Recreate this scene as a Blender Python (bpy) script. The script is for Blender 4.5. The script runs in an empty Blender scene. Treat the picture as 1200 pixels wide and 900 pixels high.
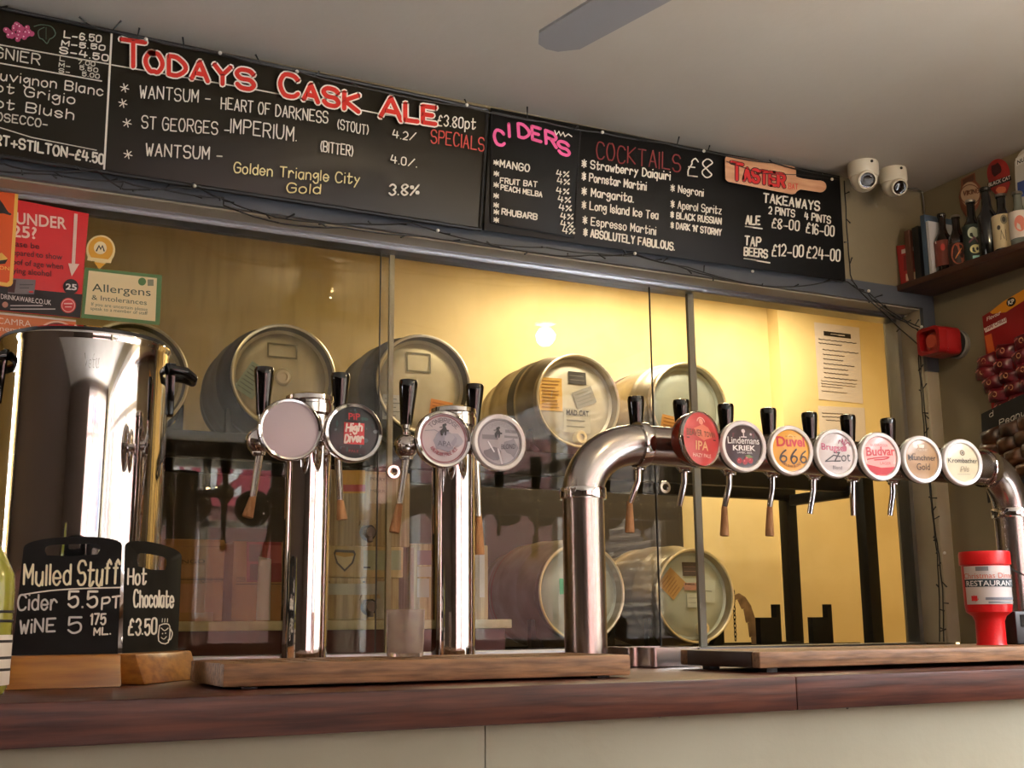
import bpy, bmesh, math, random
from mathutils import Vector, Matrix
random.seed(7)
PI = math.pi
SC = bpy.context.scene
COL = SC.collection

# ------------------------------------------------------------------ camera
ZC = 1.19                                   # eye height
CAM = Vector((0, 0, ZC))
FPX = 1379.0
YAW, PITCH, ROLL = 0.4568593, 0.20076223, -0.00849452
_f = Vector((math.sin(YAW)*math.cos(PITCH), math.cos(YAW)*math.cos(PITCH), math.sin(PITCH)))
_r0 = Vector((math.cos(YAW), -math.sin(YAW), 0)); _u0 = _r0.cross(_f)
CR = _r0*math.cos(ROLL) + _u0*math.sin(ROLL)
CU = -_r0*math.sin(ROLL) + _u0*math.cos(ROLL)
cd = bpy.data.cameras.new('camera'); cam = bpy.data.objects.new('camera', cd); COL.objects.link(cam)
cd.sensor_width = 36; cd.lens = FPX*36/1200; cd.clip_start = 0.02; cd.clip_end = 60
m = Matrix((CR, CU, -_f)).transposed().to_4x4(); m.translation = CAM
cam.matrix_world = m
SC.camera = cam

# ------------------------------------------------------------------ view + world + lights
SC.view_settings.view_transform = 'Standard'; SC.view_settings.look = 'None'
SC.view_settings.gamma = 1.0; SC.view_settings.exposure = 0.0
SC.view_settings.use_curve_mapping = False
W = bpy.data.worlds.new('overcast_sky'); SC.world = W; W.use_nodes = True
_n = W.node_tree.nodes; _bg = _n['Background']
_tc = _n.new('ShaderNodeTexCoord'); _sx = _n.new('ShaderNodeSeparateXYZ'); _rp = _n.new('ShaderNodeValToRGB')
W.node_tree.links.new(_tc.outputs['Generated'], _sx.inputs[0]); W.node_tree.links.new(_sx.outputs['Z'], _rp.inputs[0])
W.node_tree.links.new(_rp.outputs[0], _bg.inputs['Color'])
_rp.color_ramp.elements[0].color = (0.55, 0.55, 0.56, 1); _rp.color_ramp.elements[1].color = (0.80, 0.88, 1.0, 1)
_bg.inputs['Strength'].default_value = 57.0

def light(name, kind, loc, power, color, size=0.1, rot=(0, 0, 0), **k):
    l = bpy.data.lights.new(name, kind); l.energy = power; l.color = color
    if kind == 'AREA':
        l.shape = 'RECTANGLE'; l.size = size[0]; l.size_y = size[1]
    elif kind in ('POINT', 'SPOT'): l.shadow_soft_size = size
    for a, b in k.items(): setattr(l, a, b)
    o = bpy.data.objects.new(name, l); COL.objects.link(o); o.location = loc; o.rotation_euler = rot
    return o
# daylight comes in through the two pub windows behind the camera (sky portals)
SPOT = 16
def portal(name, loc, size, rot):
    o = light(name, 'AREA', loc, 1, (1, 1, 1), size, rot); o.data.cycles.is_portal = True
portal('front_window_sky', (1.35, -3.0, 1.60), (2.0, 1.5), (PI/2, 0, PI))
portal('right_window_sky', (2.72, -0.7, 1.62), (3.8, 1.4), (PI/2, 0, PI/2))
# warm cellar lamp by the back wall, then two added fill lights
light('cellar_lamp_and_fill', 'AREA', (2.9, 4.02, 2.70), 37, (1.0, 0.84, 0.56), (1.5, 0.14))
light('cellar_lamp_and_fill', 'AREA', (2.35, 3.2, 2.70), 20, (1.0, 0.84, 0.56), (1.2, 0.14))  # front fill added to light the cask heads
light('cellar_lamp_and_fill', 'AREA', (0.5, 3.1, 2.70), 3, (1.0, 0.82, 0.52), (0.6, 0.12))  # weak fill added over the left-hand casks

# ------------------------------------------------------------------ pixel -> place
def ray(x, y): return _f + CR*((x-600)/FPX) - CU*((y-450)/FPX)
def PY(x, y, Y): d = ray(x, y); return CAM + d*(Y/d.y)
def PX(x, y, X): d = ray(x, y); return CAM + d*(X/d.x)
def PZ(x, y, Z): d = ray(x, y); return CAM + d*((Z-ZC)/d.z)
def onY(Y): return lambda u, v, n=0: PY(u, v, Y-n)
def onX(X): return lambda u, v, n=0: PX(u, v, X-n)
def onplane(o, N):
    o = Vector(o); N = Vector(N).normalized()
    def mp(u, v, n=0):
        d = ray(u, v); t = ((o+N*n)-CAM).dot(N)/d.dot(N); return CAM + d*t
    return mp
def frame(o, U, V):
    o = Vector(o); U = Vector(U); V = Vector(V); N = U.cross(V).normalized()
    return lambda u, v, n=0: o + U*u + V*v + N*n

# ------------------------------------------------------------------ materials
def lin(c): c /= 255; return c/12.92 if c <= 0.04045 else ((c+0.055)/1.055)**2.4
def rgb(c): return (lin(c[0]), lin(c[1]), lin(c[2]), 1)
MATS = {}
def mat(name, c=(128, 128, 128), rough=0.5, metal=0.0, c2=None, scale=8, stretch=(1, 1, 1), bump=0.0, coat=0.0, spec=0.5, emit=0, bscale=None, detail=4, lo=0.35, hi=0.65, croughness=0.05, rough2=None):
    if name in MATS: return MATS[name]
    M = bpy.data.materials.new(name); M.use_nodes = True; t = M.node_tree; b = t.nodes['Principled BSDF']
    b.inputs['Base Color'].default_value = rgb(c); b.inputs['Roughness'].default_value = rough; b.inputs['Metallic'].default_value = metal
    b.inputs['Coat Weight'].default_value = coat; b.inputs['Coat Roughness'].default_value = croughness; b.inputs['Specular IOR Level'].default_value = spec
    if emit:
        b.inputs['Emission Color'].default_value = rgb(c); b.inputs['Emission Strength'].default_value = emit
    if c2 or bump or rough2:
        tc = t.nodes.new('ShaderNodeTexCoord'); mp = t.nodes.new('ShaderNodeMapping'); mp.inputs['Scale'].default_value = stretch
        nz = t.nodes.new('ShaderNodeTexNoise'); nz.inputs['Scale'].default_value = scale; nz.inputs['Detail'].default_value = detail
        t.links.new(tc.outputs['Object'], mp.inputs[0]); t.links.new(mp.outputs[0], nz.inputs['Vector'])
        if c2:
            r = t.nodes.new('ShaderNodeValToRGB'); e = r.color_ramp.elements
            e[0].position = lo; e[1].position = hi; e[0].color = rgb(c); e[1].color = rgb(c2)
            t.links.new(nz.outputs[0], r.inputs[0]); t.links.new(r.outputs[0], b.inputs['Base Color'])
        if rough2:
            mr = t.nodes.new('ShaderNodeMapRange'); mr.inputs[1].default_value = lo; mr.inputs[2].default_value = hi
            mr.inputs[3].default_value = rough; mr.inputs[4].default_value = rough2
            t.links.new(nz.outputs[0], mr.inputs[0]); t.links.new(mr.outputs[0], b.inputs['Roughness'])
        if bump:
            bn = t.nodes.new('ShaderNodeBump'); bn.inputs['Strength'].default_value = bump; bn.inputs['Distance'].default_value = 0.01
            if bscale:
                nz2 = t.nodes.new('ShaderNodeTexNoise'); nz2.inputs['Scale'].default_value = bscale; nz2.inputs['Detail'].default_value = 3
                t.links.new(mp.outputs[0], nz2.inputs['Vector']); t.links.new(nz2.outputs[0], bn.inputs['Height'])
            else: t.links.new(nz.outputs[0], bn.inputs['Height'])
            t.links.new(bn.outputs[0], b.inputs['Normal'])
    MATS[name] = M; return M
def flat(c, rough=0.6, coat=0.0): return mat('ink_%d_%d_%d_%d' % (*c, int(rough*10)), c, rough, coat=coat)
def pane_mat(name, tint, haze=0.0, dirt=0.0, hazec=(150, 130, 70), refl=1.0):
    M = bpy.data.materials.new(name); M.use_nodes = True; t = M.node_tree; n = t.nodes; n.remove(n['Principled BSDF']); out = n['Material Output']
    tr = n.new('ShaderNodeBsdfTransparent'); tr.inputs[0].default_value = (*tint, 1)
    gl = n.new('ShaderNodeBsdfGlossy'); gl.inputs['Roughness'].default_value = 0.0; gl.inputs[0].default_value = (refl, refl, refl, 1)
    fr = n.new('ShaderNodeFresnel'); ge = n.new('ShaderNodeNewGeometry'); io = n.new('ShaderNodeMapRange')   # a thin pane: same reflectance from both sides
    io.inputs[3].default_value = 1.5; io.inputs[4].default_value = 1/1.5; t.links.new(ge.outputs['Backfacing'], io.inputs[0]); t.links.new(io.outputs[0], fr.inputs[0])
    body = tr
    if haze or dirt:
        df = n.new('ShaderNodeBsdfDiffuse'); df.inputs[0].default_value = rgb(hazec); mx = n.new('ShaderNodeMixShader')
        tc = n.new('ShaderNodeTexCoord'); mp = n.new('ShaderNodeMapping'); mp.inputs['Scale'].default_value = (9, 9, 1.2)
        nz = n.new('ShaderNodeTexNoise'); nz.inputs['Scale'].default_value = 5; nz.inputs['Detail'].default_value = 5
        mr = n.new('ShaderNodeMapRange'); mr.inputs[1].default_value = 0.5; mr.inputs[2].default_value = 0.8; mr.inputs[3].default_value = haze; mr.inputs[4].default_value = haze+dirt
        t.links.new(tc.outputs['Object'], mp.inputs[0]); t.links.new(mp.outputs[0], nz.inputs['Vector']); t.links.new(nz.outputs[0], mr.inputs[0])
        t.links.new(mr.outputs[0], mx.inputs[0]); t.links.new(tr.outputs[0], mx.inputs[1]); t.links.new(df.outputs[0], mx.inputs[2]); body = mx
    m2 = n.new('ShaderNodeMixShader'); t.links.new(fr.outputs[0], m2.inputs[0]); t.links.new(body.outputs[0], m2.inputs[1]); t.links.new(gl.outputs[0], m2.inputs[2])
    t.links.new(m2.outputs[0], out.inputs['Surface']); MATS[name] = M; return M
def brick_mat(name, c1, c2, mortar, bump=0.3):
    M = bpy.data.materials.new(name); M.use_nodes = True; t = M.node_tree; b = t.nodes['Principled BSDF']; b.inputs['Roughness'].default_value = 0.85
    tc = t.nodes.new('ShaderNodeTexCoord'); mp = t.nodes.new('ShaderNodeMapping'); mp.inputs['Rotation'].default_value = (PI/2, 0, 0)
    bk = t.nodes.new('ShaderNodeTexBrick'); bk.inputs['Scale'].default_value = 4.5
    for i, c in ((1, c1), (2, c2), (3, mortar)): bk.inputs[i].default_value = rgb(c)
    t.links.new(tc.outputs['Object'], mp.inputs[0]); t.links.new(mp.outputs[0], bk.inputs[0]); t.links.new(bk.outputs[0], b.inputs['Base Color'])
    MATS[name] = M; return M

CEIL = mat('ceiling_paint', (203, 197, 186), 0.8, c2=(194, 186, 174), scale=1.5, bump=0.08, bscale=40)
CREAM = mat('olive_beige_wall_paint', (130, 119, 93), 0.75, c2=(122, 110, 85), scale=2, bump=0.06, bscale=50)
CELLAR = mat('yellow_cellar_paint', (230, 207, 152), 0.75, c2=(218, 193, 136), scale=3, bump=0.1, bscale=30)
BLUEGREY = mat('blue_grey_gloss_paint', (84, 88, 94), 0.35, c2=(76, 80, 86), scale=6)
BEIGETRIM = mat('beige_gloss_paint', (168, 158, 136), 0.45, c2=(158, 146, 122), scale=6)
ALU = mat('brushed_aluminium', (176, 176, 178), 0.28, 1.0)
CHROME = mat('polished_chrome', (232, 228, 228), 0.045, 1.0)
STEEL = mat('satin_steel', (196, 188, 184), 0.2, 1.0, stretch=(60, 60, 1), scale=6, rough2=0.26)
BLACK = mat('black_gloss_plastic', (12, 12, 13), 0.12, coat=0.6)
BLACKM = mat('black_matt_plastic', (20, 20, 21), 0.5)
BOARD = mat('blackboard_paint', (24, 20, 11), 0.32, c2=(33, 27, 14), scale=4, spec=0.35, rough2=0.42)
BOARD2 = mat('black_chalk_paint', (8, 8, 8), 0.45, c2=(12, 12, 12), scale=5, spec=0.22)
BOARD3 = mat('dull_black_board', (7, 7, 7), 0.6, spec=0.2)
MAHOG = mat('dark_red_brown_hardwood', (86, 48, 36), 0.36, c2=(54, 29, 26), scale=5, stretch=(1.2, 14, 22), bump=0.08, coat=0.0, spec=.25, croughness=0.2)
OAK = mat('mid_brown_oak', (150, 110, 74), 0.5, c2=(102, 72, 47), scale=6, stretch=(2, 22, 22), bump=0.15)
PINE = mat('varnished_golden_wood', (168, 112, 44), 0.35, c2=(128, 78, 26), scale=5, stretch=(1.5, 12, 18), coat=0.3, croughness=0.15)
SHELFW = mat('dark_brown_shelf_wood', (84, 50, 34), 0.45, c2=(58, 33, 24), scale=5, stretch=(14, 1.5, 14))
WHITEP = mat('white_plastic', (232, 232, 228), 0.3)
CREAMP = mat('ivory_plastic', (214, 208, 192), 0.35)
CARD = mat('brown_cardboard', (186, 140, 92), 0.8, c2=(170, 124, 78), scale=10)
CASKM = mat('dull_cask_steel', (186, 176, 158), 0.38, 1.0, c2=(150, 138, 118), scale=7, rough2=0.5)
CASKR = mat('worn_cask_rim', (244, 236, 214), 0.3, 0.85)
CASKH = mat('cask_head_steel', (214, 210, 196), 0.45, 0.3, c2=(196, 192, 178), scale=12)
RACK = mat('black_painted_steel', (7, 7, 8), 0.5, c2=(12, 12, 12), scale=20, spec=.12)
BRUSH = mat('brown_bristle', (206, 156, 104), 0.7, c2=(176, 126, 78), scale=60, stretch=(3, 3, .3))
REDP = mat('red_plastic', (206, 22, 26), 0.3, bump=0.05, bscale=300)
PANE_DIRTY = pane_mat('smeared_window_glass', (0.82, 0.80, 0.72), 0.012, 0.09, (110, 98, 64), 0.5)
PANE_MID = pane_mat('dusty_window_glass', (0.95, 0.945, 0.93), 0.006, 0.015, (150, 140, 100), 0.5)
PANE_CLEAR = pane_mat('clear_window_glass', (0.98, 0.985, 0.98), refl=0.5)
CHALKW = (236, 232, 220)

# ------------------------------------------------------------------ mesh building
class MB:
    def __init__(s): s.bm = bmesh.new()
    def poly(s, pts):
        try: return s.bm.faces.new([s.bm.verts.new(Vector(p)) for p in pts])
        except Exception: return None
    def box(s, a, b, bev=0.0, segs=2):
        a = Vector(a); b = Vector(b); t = bmesh.new(); bmesh.ops.create_cube(t, size=1)
        for v in t.verts: v.co = Vector(((a[i]+b[i])/2 + v.co[i]*abs(b[i]-a[i]) for i in range(3)))
        if bev: bmesh.ops.bevel(t, geom=list(t.edges), offset=bev, segments=segs, profile=0.5, affect='EDGES')
        s.merge(t); return s
    def merge(s, t, M=None):
        mp = {}
        for v in t.verts: mp[v] = s.bm.verts.new(M @ v.co if M else v.co)
        for f in t.faces:
            try: s.bm.faces.new([mp[v] for v in f.verts])
            except Exception: pass
        t.free()
    def obox(s, mp, u0, v0, u1, v1, n0, n1, bev=0):
        """box spanned by a mapped rectangle, from height n0 to n1"""
        return s.prism(mp, [(u0, v0), (u1, v0), (u1, v1), (u0, v1)], n0, n1, bev)
    def prism(s, mp, pts, n0, n1, bev=0):
        t = bmesh.new(); A = [t.verts.new(mp(u, v, n0)) for u, v in pts]; B = [t.verts.new(mp(u, v, n1)) for u, v in pts]; k = len(pts)
        t.faces.new(A[::-1]); t.faces.new(B)
        for i in range(k): t.faces.new((A[i], A[(i+1) % k], B[(i+1) % k], B[i]))
        bmesh.ops.recalc_face_normals(t, faces=list(t.faces))
        if bev: bmesh.ops.bevel(t, geom=[e for e in t.edges], offset=bev, segments=2, profile=.5, affect='EDGES')
        s.merge(t); return s
    def holed(s, mp, outer, hole, n0, n1):
        """plate with one hole; both outlines must have the same number of points, starting side by side"""
        k = len(outer); t = s.bm; R = []
        for n in (n0, n1): R.append(([t.verts.new(mp(u, v, n)) for u, v in outer], [t.verts.new(mp(u, v, n)) for u, v in hole]))
        for i in range(k):
            j = (i+1) % k
            for o, h in R: t.faces.new((o[i], o[j], h[j], h[i]))
            t.faces.new((R[0][0][i], R[0][0][j], R[1][0][j], R[1][0][i])); t.faces.new((R[0][1][i], R[0][1][j], R[1][1][j], R[1][1][i]))
        return s
    def lathe(s, prof, o, axis=(0, 0, 1), segs=32, sx=1.0):
        o = Vector(o); A = Vector(axis).normalized(); U = A.orthogonal().normalized()
        if abs(A.z) > .9: U = Vector((1, 0, 0)); U = (U-A*U.dot(A)).normalized()
        Vv = A.cross(U); rings = []
        for r, h in prof:
            if r < 1e-6: rings.append([s.bm.verts.new(o+A*h)])
            else: rings.append([s.bm.verts.new(o+A*h+U*(r*sx*math.cos(2*PI*i/segs))+Vv*(r*math.sin(2*PI*i/segs))) for i in range(segs)])
        for a, b in zip(rings, rings[1:]):
            for i in range(segs):
                j = (i+1) % segs
                if len(a) == 1 and len(b) == 1: continue
                if len(a) == 1: f = (a[0], b[j], b[i])
                elif len(b) == 1: f = (a[i], a[j], b[0])
                else: f = (a[i], a[j], b[j], b[i])
                try: s.bm.faces.new(f)
                except Exception: pass
        return s
    def tube(s, path, r, segs=10, caps=True):
        P = [Vector(p) for p in path]; k = len(P); R = r if isinstance(r, (list, tuple)) else [r]*k
        T = [(P[min(i+1, k-1)]-P[max(i-1, 0)]).normalized() for i in range(k)]
        n = T[0].orthogonal().normalized(); rings = []
        for i in range(k):
            n = (n-T[i]*n.dot(T[i]))
            if n.length < 1e-6: n = T[i].orthogonal()
            n.normalize(); b = T[i].cross(n)
            rings.append([s.bm.verts.new(P[i]+(n*math.cos(2*PI*j/segs)+b*math.sin(2*PI*j/segs))*R[i]) for j in range(segs)])
        for a, b in zip(rings, rings[1:]):
            for i in range(segs): s.bm.faces.new((a[i], a[(i+1) % segs], b[(i+1) % segs], b[i]))
        if caps:
            s.bm.faces.new(rings[0][::-1]); s.bm.faces.new(rings[-1])
        return s
    def ball(s, c, r, segs=14, sz=1.0):
        k = segs//2; return s.lathe([(r*math.sin(PI*i/k), -r*sz*math.cos(PI*i/k)) for i in range(k+1)], c, segs=segs)
    def empty(s): return len(s.bm.verts) == 0

BASE = {}
def put(name, mb, material, parent=None, recalc=True, sharp=0.7):
    bm = mb.bm
    if recalc: bmesh.ops.recalc_face_normals(bm, faces=list(bm.faces))
    off = BASE.get(parent, Vector((0, 0, 0))) if parent else None
    if parent is None:
        lo = [min(v.co[i] for v in bm.verts) for i in range(3)]; hi = [max(v.co[i] for v in bm.verts) for i in range(3)]
        off = Vector(((lo[0]+hi[0])/2, (lo[1]+hi[1])/2, lo[2]))
    for v in bm.verts: v.co -= off
    for e in bm.edges:
        if len(e.link_faces) == 2 and e.calc_face_angle(0) > sharp: e.smooth = False
    for f in bm.faces: f.smooth = True
    me = bpy.data.meshes.new(name); bm.to_mesh(me); bm.free(); me.materials.append(material)
    o = bpy.data.objects.new(name, me); COL.objects.link(o)
    if parent: o.parent = parent
    else: o.location = off
    BASE[o] = off
    return o
def tag(o, label, cat, group=None):
    o['label'] = label; o['category'] = cat
    if group: o['group'] = group
    return o
def thing(name, loc, label, cat, group=None):
    o = bpy.data.objects.new(name, None); COL.objects.link(o); o.location = loc; o.empty_display_size = .05
    BASE[o] = Vector(loc); return tag(o, label, cat, group)
def struct(name, mb, material, parent=None):
    o = put(name, mb, material, parent)
    if not parent: o['kind'] = 'structure'
    return o

# ------------------------------------------------------------------ writing
G = {'A':"0228 2842 1434",'B':"0802 083847463505 053544433202",'C':"473818060412324 3".replace(' ',''),'D':"0802 082846442202",'E':"4808 0802 0242 0535",'F':"4808 0802 0535",
'G':"473818060412324345 4525",'H':"0802 4842 0545",'I':"0802",'J':"3833221203",'K':"0802 4805 0542",'L':"0802 0242",'M':"0208 0824 2448 4842",'N':"0208 0842 4248",
'O':"281806041222324446382818",'P':"0802 083847463505",'Q':"281806041222324446382818 2341",'R':"0802 083847463505 2542",'S':"473818070615354443321203",'T':"0848 2822",
'U':"08041222324448",'V':"0822 2248",'W':"0812 1226 2632 3248",'X':"0842 4802",'Y':"0825 4825 2522",'Z':"0848 4802 0242",
'a':"361605031222 34 3632".replace('1222 34','122234'),'b':"0802 0516263533221203",'c':"3526160503122233",'d':"3526160503122233 3832",'e':"04343526160503122233",'f':"3728171712 0626",
'g':"3526160504132435 3631201001",'h':"0802 0516263532",'i':"0602 0808",'j':"161100 1818",'k':"0802 3604 1432",'l':"0802",'m':"0602 05162522 25364542",'n':"0602 0516263532",
'o':"160503122233352616",'p':"0600 0516263533221203",'q':"3526160503122233 3630",'r':"0602 04162635",'s':"35261605142433221203",'t':"1813122233 0636",'u':"0603122234 3632",
'v':"0622 2246",'w':"0612 1225 2532 3246",'x':"0632 3602",'y':"0614 3600",'z':"0636 3602 0232",
'0':"1807031222333728 2818".replace('28 2818','2818'),'1':"0718 1812",'2':"071828373502 0232",'3':"071828373625 253433221203",'4':"1804 0444 3732",'5':"3808 0805 05263533221203",
'6':"3718060312223334251504",'7':"0838 3812",'8':"180706152433221203041526372818",'9':"35241506071828373522",'\u00a3':"372817160402 0232 0525",'%':"4802 0607171606 3334444333",
'-':"0434",'.':"0202",'+':"0444 2226",'(':"18060412",')':"08161402",'*':"0347 0743 2228 0545","'":"0807",'/':"0248",'?':"071828372524 2222",'&':"42160718271403122 2".replace(' ','')+"44",':':"0303 0606",'!':"0804 0202",'\u00fc':"0603122234 3632 0808 2828",'d_':""}
def strokes(ch):
    out = []
    for st in G.get(ch, '').split(' '):
        if st: out.append([(int(st[i]), int(st[i+1])-2) for i in range(0, len(st)-1, 2)])
    return out
def smooth(pts):
    if len(pts) < 3: return pts
    out = []
    for i in range(len(pts)-1):
        p0 = pts[max(i-1, 0)]; p1 = pts[i]; p2 = pts[i+1]; p3 = pts[min(i+2, len(pts)-1)]
        for k in range(3):
            t = k/3
            out.append(tuple(0.5*(2*p1[a] + (p2[a]-p0[a])*t + (2*p0[a]-5*p1[a]+4*p2[a]-p3[a])*t*t + (3*p1[a]-p0[a]-3*p2[a]+p3[a])*t**3) for a in (0, 1)))
    out.append(pts[-1]); return out
def ribbon(mb, mp, pts, w, n):
    """flat chalk line of width w (in map units) through mapped points"""
    h = w/2; P = [pts[0]]
    for q in pts[1:]:
        if math.hypot(q[0]-P[-1][0], q[1]-P[-1][1]) > 1e-6: P.append(q)
    RN[0] = (RN[0]+1) % 40; n = n+RN[0]*1.5e-6
    if len(P) == 1:
        mb.poly([mp(P[0][0]+h*math.cos(PI*k/5), P[0][1]+h*math.sin(PI*k/5), n) for k in range(10)]); return
    L, R = [], []; k = len(P)
    for i in range(k):
        d0 = (P[i][0]-P[i-1][0], P[i][1]-P[i-1][1]) if i else (P[1][0]-P[0][0], P[1][1]-P[0][1])
        d1 = (P[i+1][0]-P[i][0], P[i+1][1]-P[i][1]) if i < k-1 else d0
        l0, l1 = math.hypot(*d0), math.hypot(*d1); d0 = (d0[0]/l0, d0[1]/l0); d1 = (d1[0]/l1, d1[1]/l1)
        nx, ny = -(d0[1]+d1[1]), d0[0]+d1[0]; ln = math.hypot(nx, ny)
        if ln < .35: nx, ny, sc = -d1[1], d1[0], 1.0
        else: nx /= ln; ny /= ln; sc = min(1/max(nx*-d1[1]+ny*d1[0], .4), 1.6)
        L.append((P[i][0]+nx*h*sc, P[i][1]+ny*h*sc)); R.append((P[i][0]-nx*h*sc, P[i][1]-ny*h*sc))
    bm = mb.bm; vl = [bm.verts.new(mp(*q, n)) for q in L]; vr = [bm.verts.new(mp(*q, n)) for q in R]
    for i in range(k-1): bm.faces.new((vl[i], vl[i+1], vr[i+1], vr[i]))
    def cap(c, l, r, vL, vR, sg):                                    # round pen ends
        a = math.atan2(l[1]-c[1], l[0]-c[0]); out = [vL]
        for j in range(1, 4): an = a+sg*PI*j/4; out.append(bm.verts.new(mp(c[0]+h*math.cos(an), c[1]+h*math.sin(an), n)))
        out.append(vR); bm.faces.new(out)
    cap(P[0], L[0], R[0], vl[0], vr[0], 1); cap(P[-1], L[-1], R[-1], vl[-1], vr[-1], -1)
RN = [0]
def text_layout(text):
    x = 0; L = []
    for ch in text:
        if ch == ' ': x += 3.2; continue
        S = strokes(ch); wd = max([p[0] for s in S for p in s], default=2)
        L.append((S, x)); x += wd + 1.7
    return L, max(x-1.7, 1)
def hand(mb, mp, text, p0, p1, h, w, n=0.001, up=(0, -1), slant=0.06, jit=0.12):
    """hand-drawn letters, baseline p0..p1, capital height h, pen width w"""
    L, tot = text_layout(text); ux, uy = (p1[0]-p0[0])/tot, (p1[1]-p0[1])/tot; s = h/6
    for S, x in L:
        jy = random.uniform(-jit, jit)*2; jx = random.uniform(-jit, jit)
        for st in S:
            pts = []
            for a, b in smooth(st):
                q = x + a + jx + slant*b; v = (b+jy)*s
                pts.append((p0[0]+ux*q+up[0]*v, p0[1]+uy*q+up[1]*v))
            ribbon(mb, mp, pts, w, n)
def arc_text(mb, mp, text, c, R, a0, a1, h, w, n=0.001, flip=False):
    """letters round a circle from angle a0 to a1 (degrees)"""
    L, tot = text_layout(text); s = h/6
    for S, x in L:
        for st in S:
            pts = []
            for a, b in smooth(st):
                an = math.radians(a0+(a1-a0)*(x+a)/tot); rr = R + (-b*s if flip else b*s)
                pts.append((c[0]+rr*math.cos(an), c[1]+rr*math.sin(an)))
            ribbon(mb, mp, pts, w, n)
_FC = {}
def glyphs(text, bold=0.0, spacing=1.0):
    key = (text, bold, spacing)
    if key in _FC: return _FC[key]
    c = bpy.data.curves.new('type', 'FONT'); c.body = text; c.offset = bold; c.resolution_u = 3; c.space_character = spacing
    o = bpy.data.objects.new('type', c); COL.objects.link(o); bpy.context.view_layer.update()
    me = o.evaluated_get(bpy.context.evaluated_depsgraph_get()).to_mesh()
    vs = [(v.co.x, v.co.y) for v in me.vertices]; fs = [tuple(p.vertices) for p in me.polygons]
    o.evaluated_get(bpy.context.evaluated_depsgraph_get()).to_mesh_clear()
    bpy.data.objects.remove(o); bpy.data.curves.remove(c)
    x0 = min(v[0] for v in vs); x1 = max(v[0] for v in vs)
    vs = [((v[0]-x0)/(x1-x0), v[1]/0.73) for v in vs]
    _FC[key] = (vs, fs); return vs, fs
def typed(mb, mp, text, p0, p1, h, n=0.001, up=(0, -1), bold=0.0, spacing=1.0):
    vs, fs = glyphs(text, bold, spacing)
    V = [mb.bm.verts.new(mp(p0[0]+(p1[0]-p0[0])*u+up[0]*v*h, p0[1]+(p1[1]-p0[1])*u+up[1]*v*h, n)) for u, v in vs]
    for f in fs:
        try: mb.bm.faces.new([V[i] for i in f])
        except Exception: pass
class Print:
    """ink laid on a surface, one mesh per colour"""
    def __init__(s, mp, up=(0, -1)): s.mp = mp; s.L = {}; s.n = 0.0006; s.up = up
    def _m(s, c, name, key=None):
        s.n += 0.00008
        return s.L.setdefault((c, name, key), MB())
    def rect(s, u0, v0, u1, v1, c, name='printed_panel'): s.poly([(u0, v0), (u1, v0), (u1, v1), (u0, v1)], c, name)
    def poly(s, pts, c, name='printed_panel'): m = s._m(c, name); m.poly([s.mp(u, v, s.n) for u, v in pts])
    def disc(s, u, v, r, c, name='printed_panel', ry=None, k=28): s.poly([(u+r*math.cos(2*PI*i/k), v+(ry or r)*math.sin(2*PI*i/k)) for i in range(k)], c, name)
    def ring(s, u, v, r, w, c, name='printed_line', k=36, a0=0, a1=360):
        m = s._m(c, name); ribbon(m, s.mp, [(u+r*math.cos(math.radians(a0+(a1-a0)*i/k)), v+r*math.sin(math.radians(a0+(a1-a0)*i/k))) for i in range(k+1)], w, s.n)
    def line(s, pts, w, c, name='printed_line', sm=False): m = s._m(c, name); ribbon(m, s.mp, smooth(pts) if sm else pts, w, s.n)
    def type(s, t, p0, p1, h, c, bold=0.0, name='lettering'): m = s._m(c, name); typed(m, s.mp, t, p0, p1, h, s.n, s.up, bold)
    def hand(s, t, p0, p1, h, w, c, name='lettering', key=None, **k): m = s._m(c, name, key); hand(m, s.mp, t, p0, p1, h, w, s.n, s.up, **k)
    def arc(s, t, cc, R, a0, a1, h, w, c, name='lettering', flip=False): m = s._m(c, name); arc_text(m, s.mp, t, cc, R, a0, a1, h, w, s.n, flip)
    def done(s, parent, rough=0.6, coat=0.0):
        for (c, name, key), m in s.L.items():
            if not m.empty(): put(name, m, flat(c, rough, coat), parent, recalc=False)
            else: m.bm.free()
def arcpts(cx, cy, rx, ry, a0, a1, k): return [(cx+rx*math.cos(math.radians(a0+(a1-a0)*i/k)), cy+ry*math.sin(math.radians(a0+(a1-a0)*i/k))) for i in range(k+1)]
def roundrect(u0, v0, u1, v1, r, k=5):
    return arcpts(u1-r, v0+r, r, r, -90, 0, k)+arcpts(u1-r, v1-r, r, r, 0, 90, k)+arcpts(u0+r, v1-r, r, r, 90, 180, k)+arcpts(u0+r, v0+r, r, r, 180, 270, k)

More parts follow.
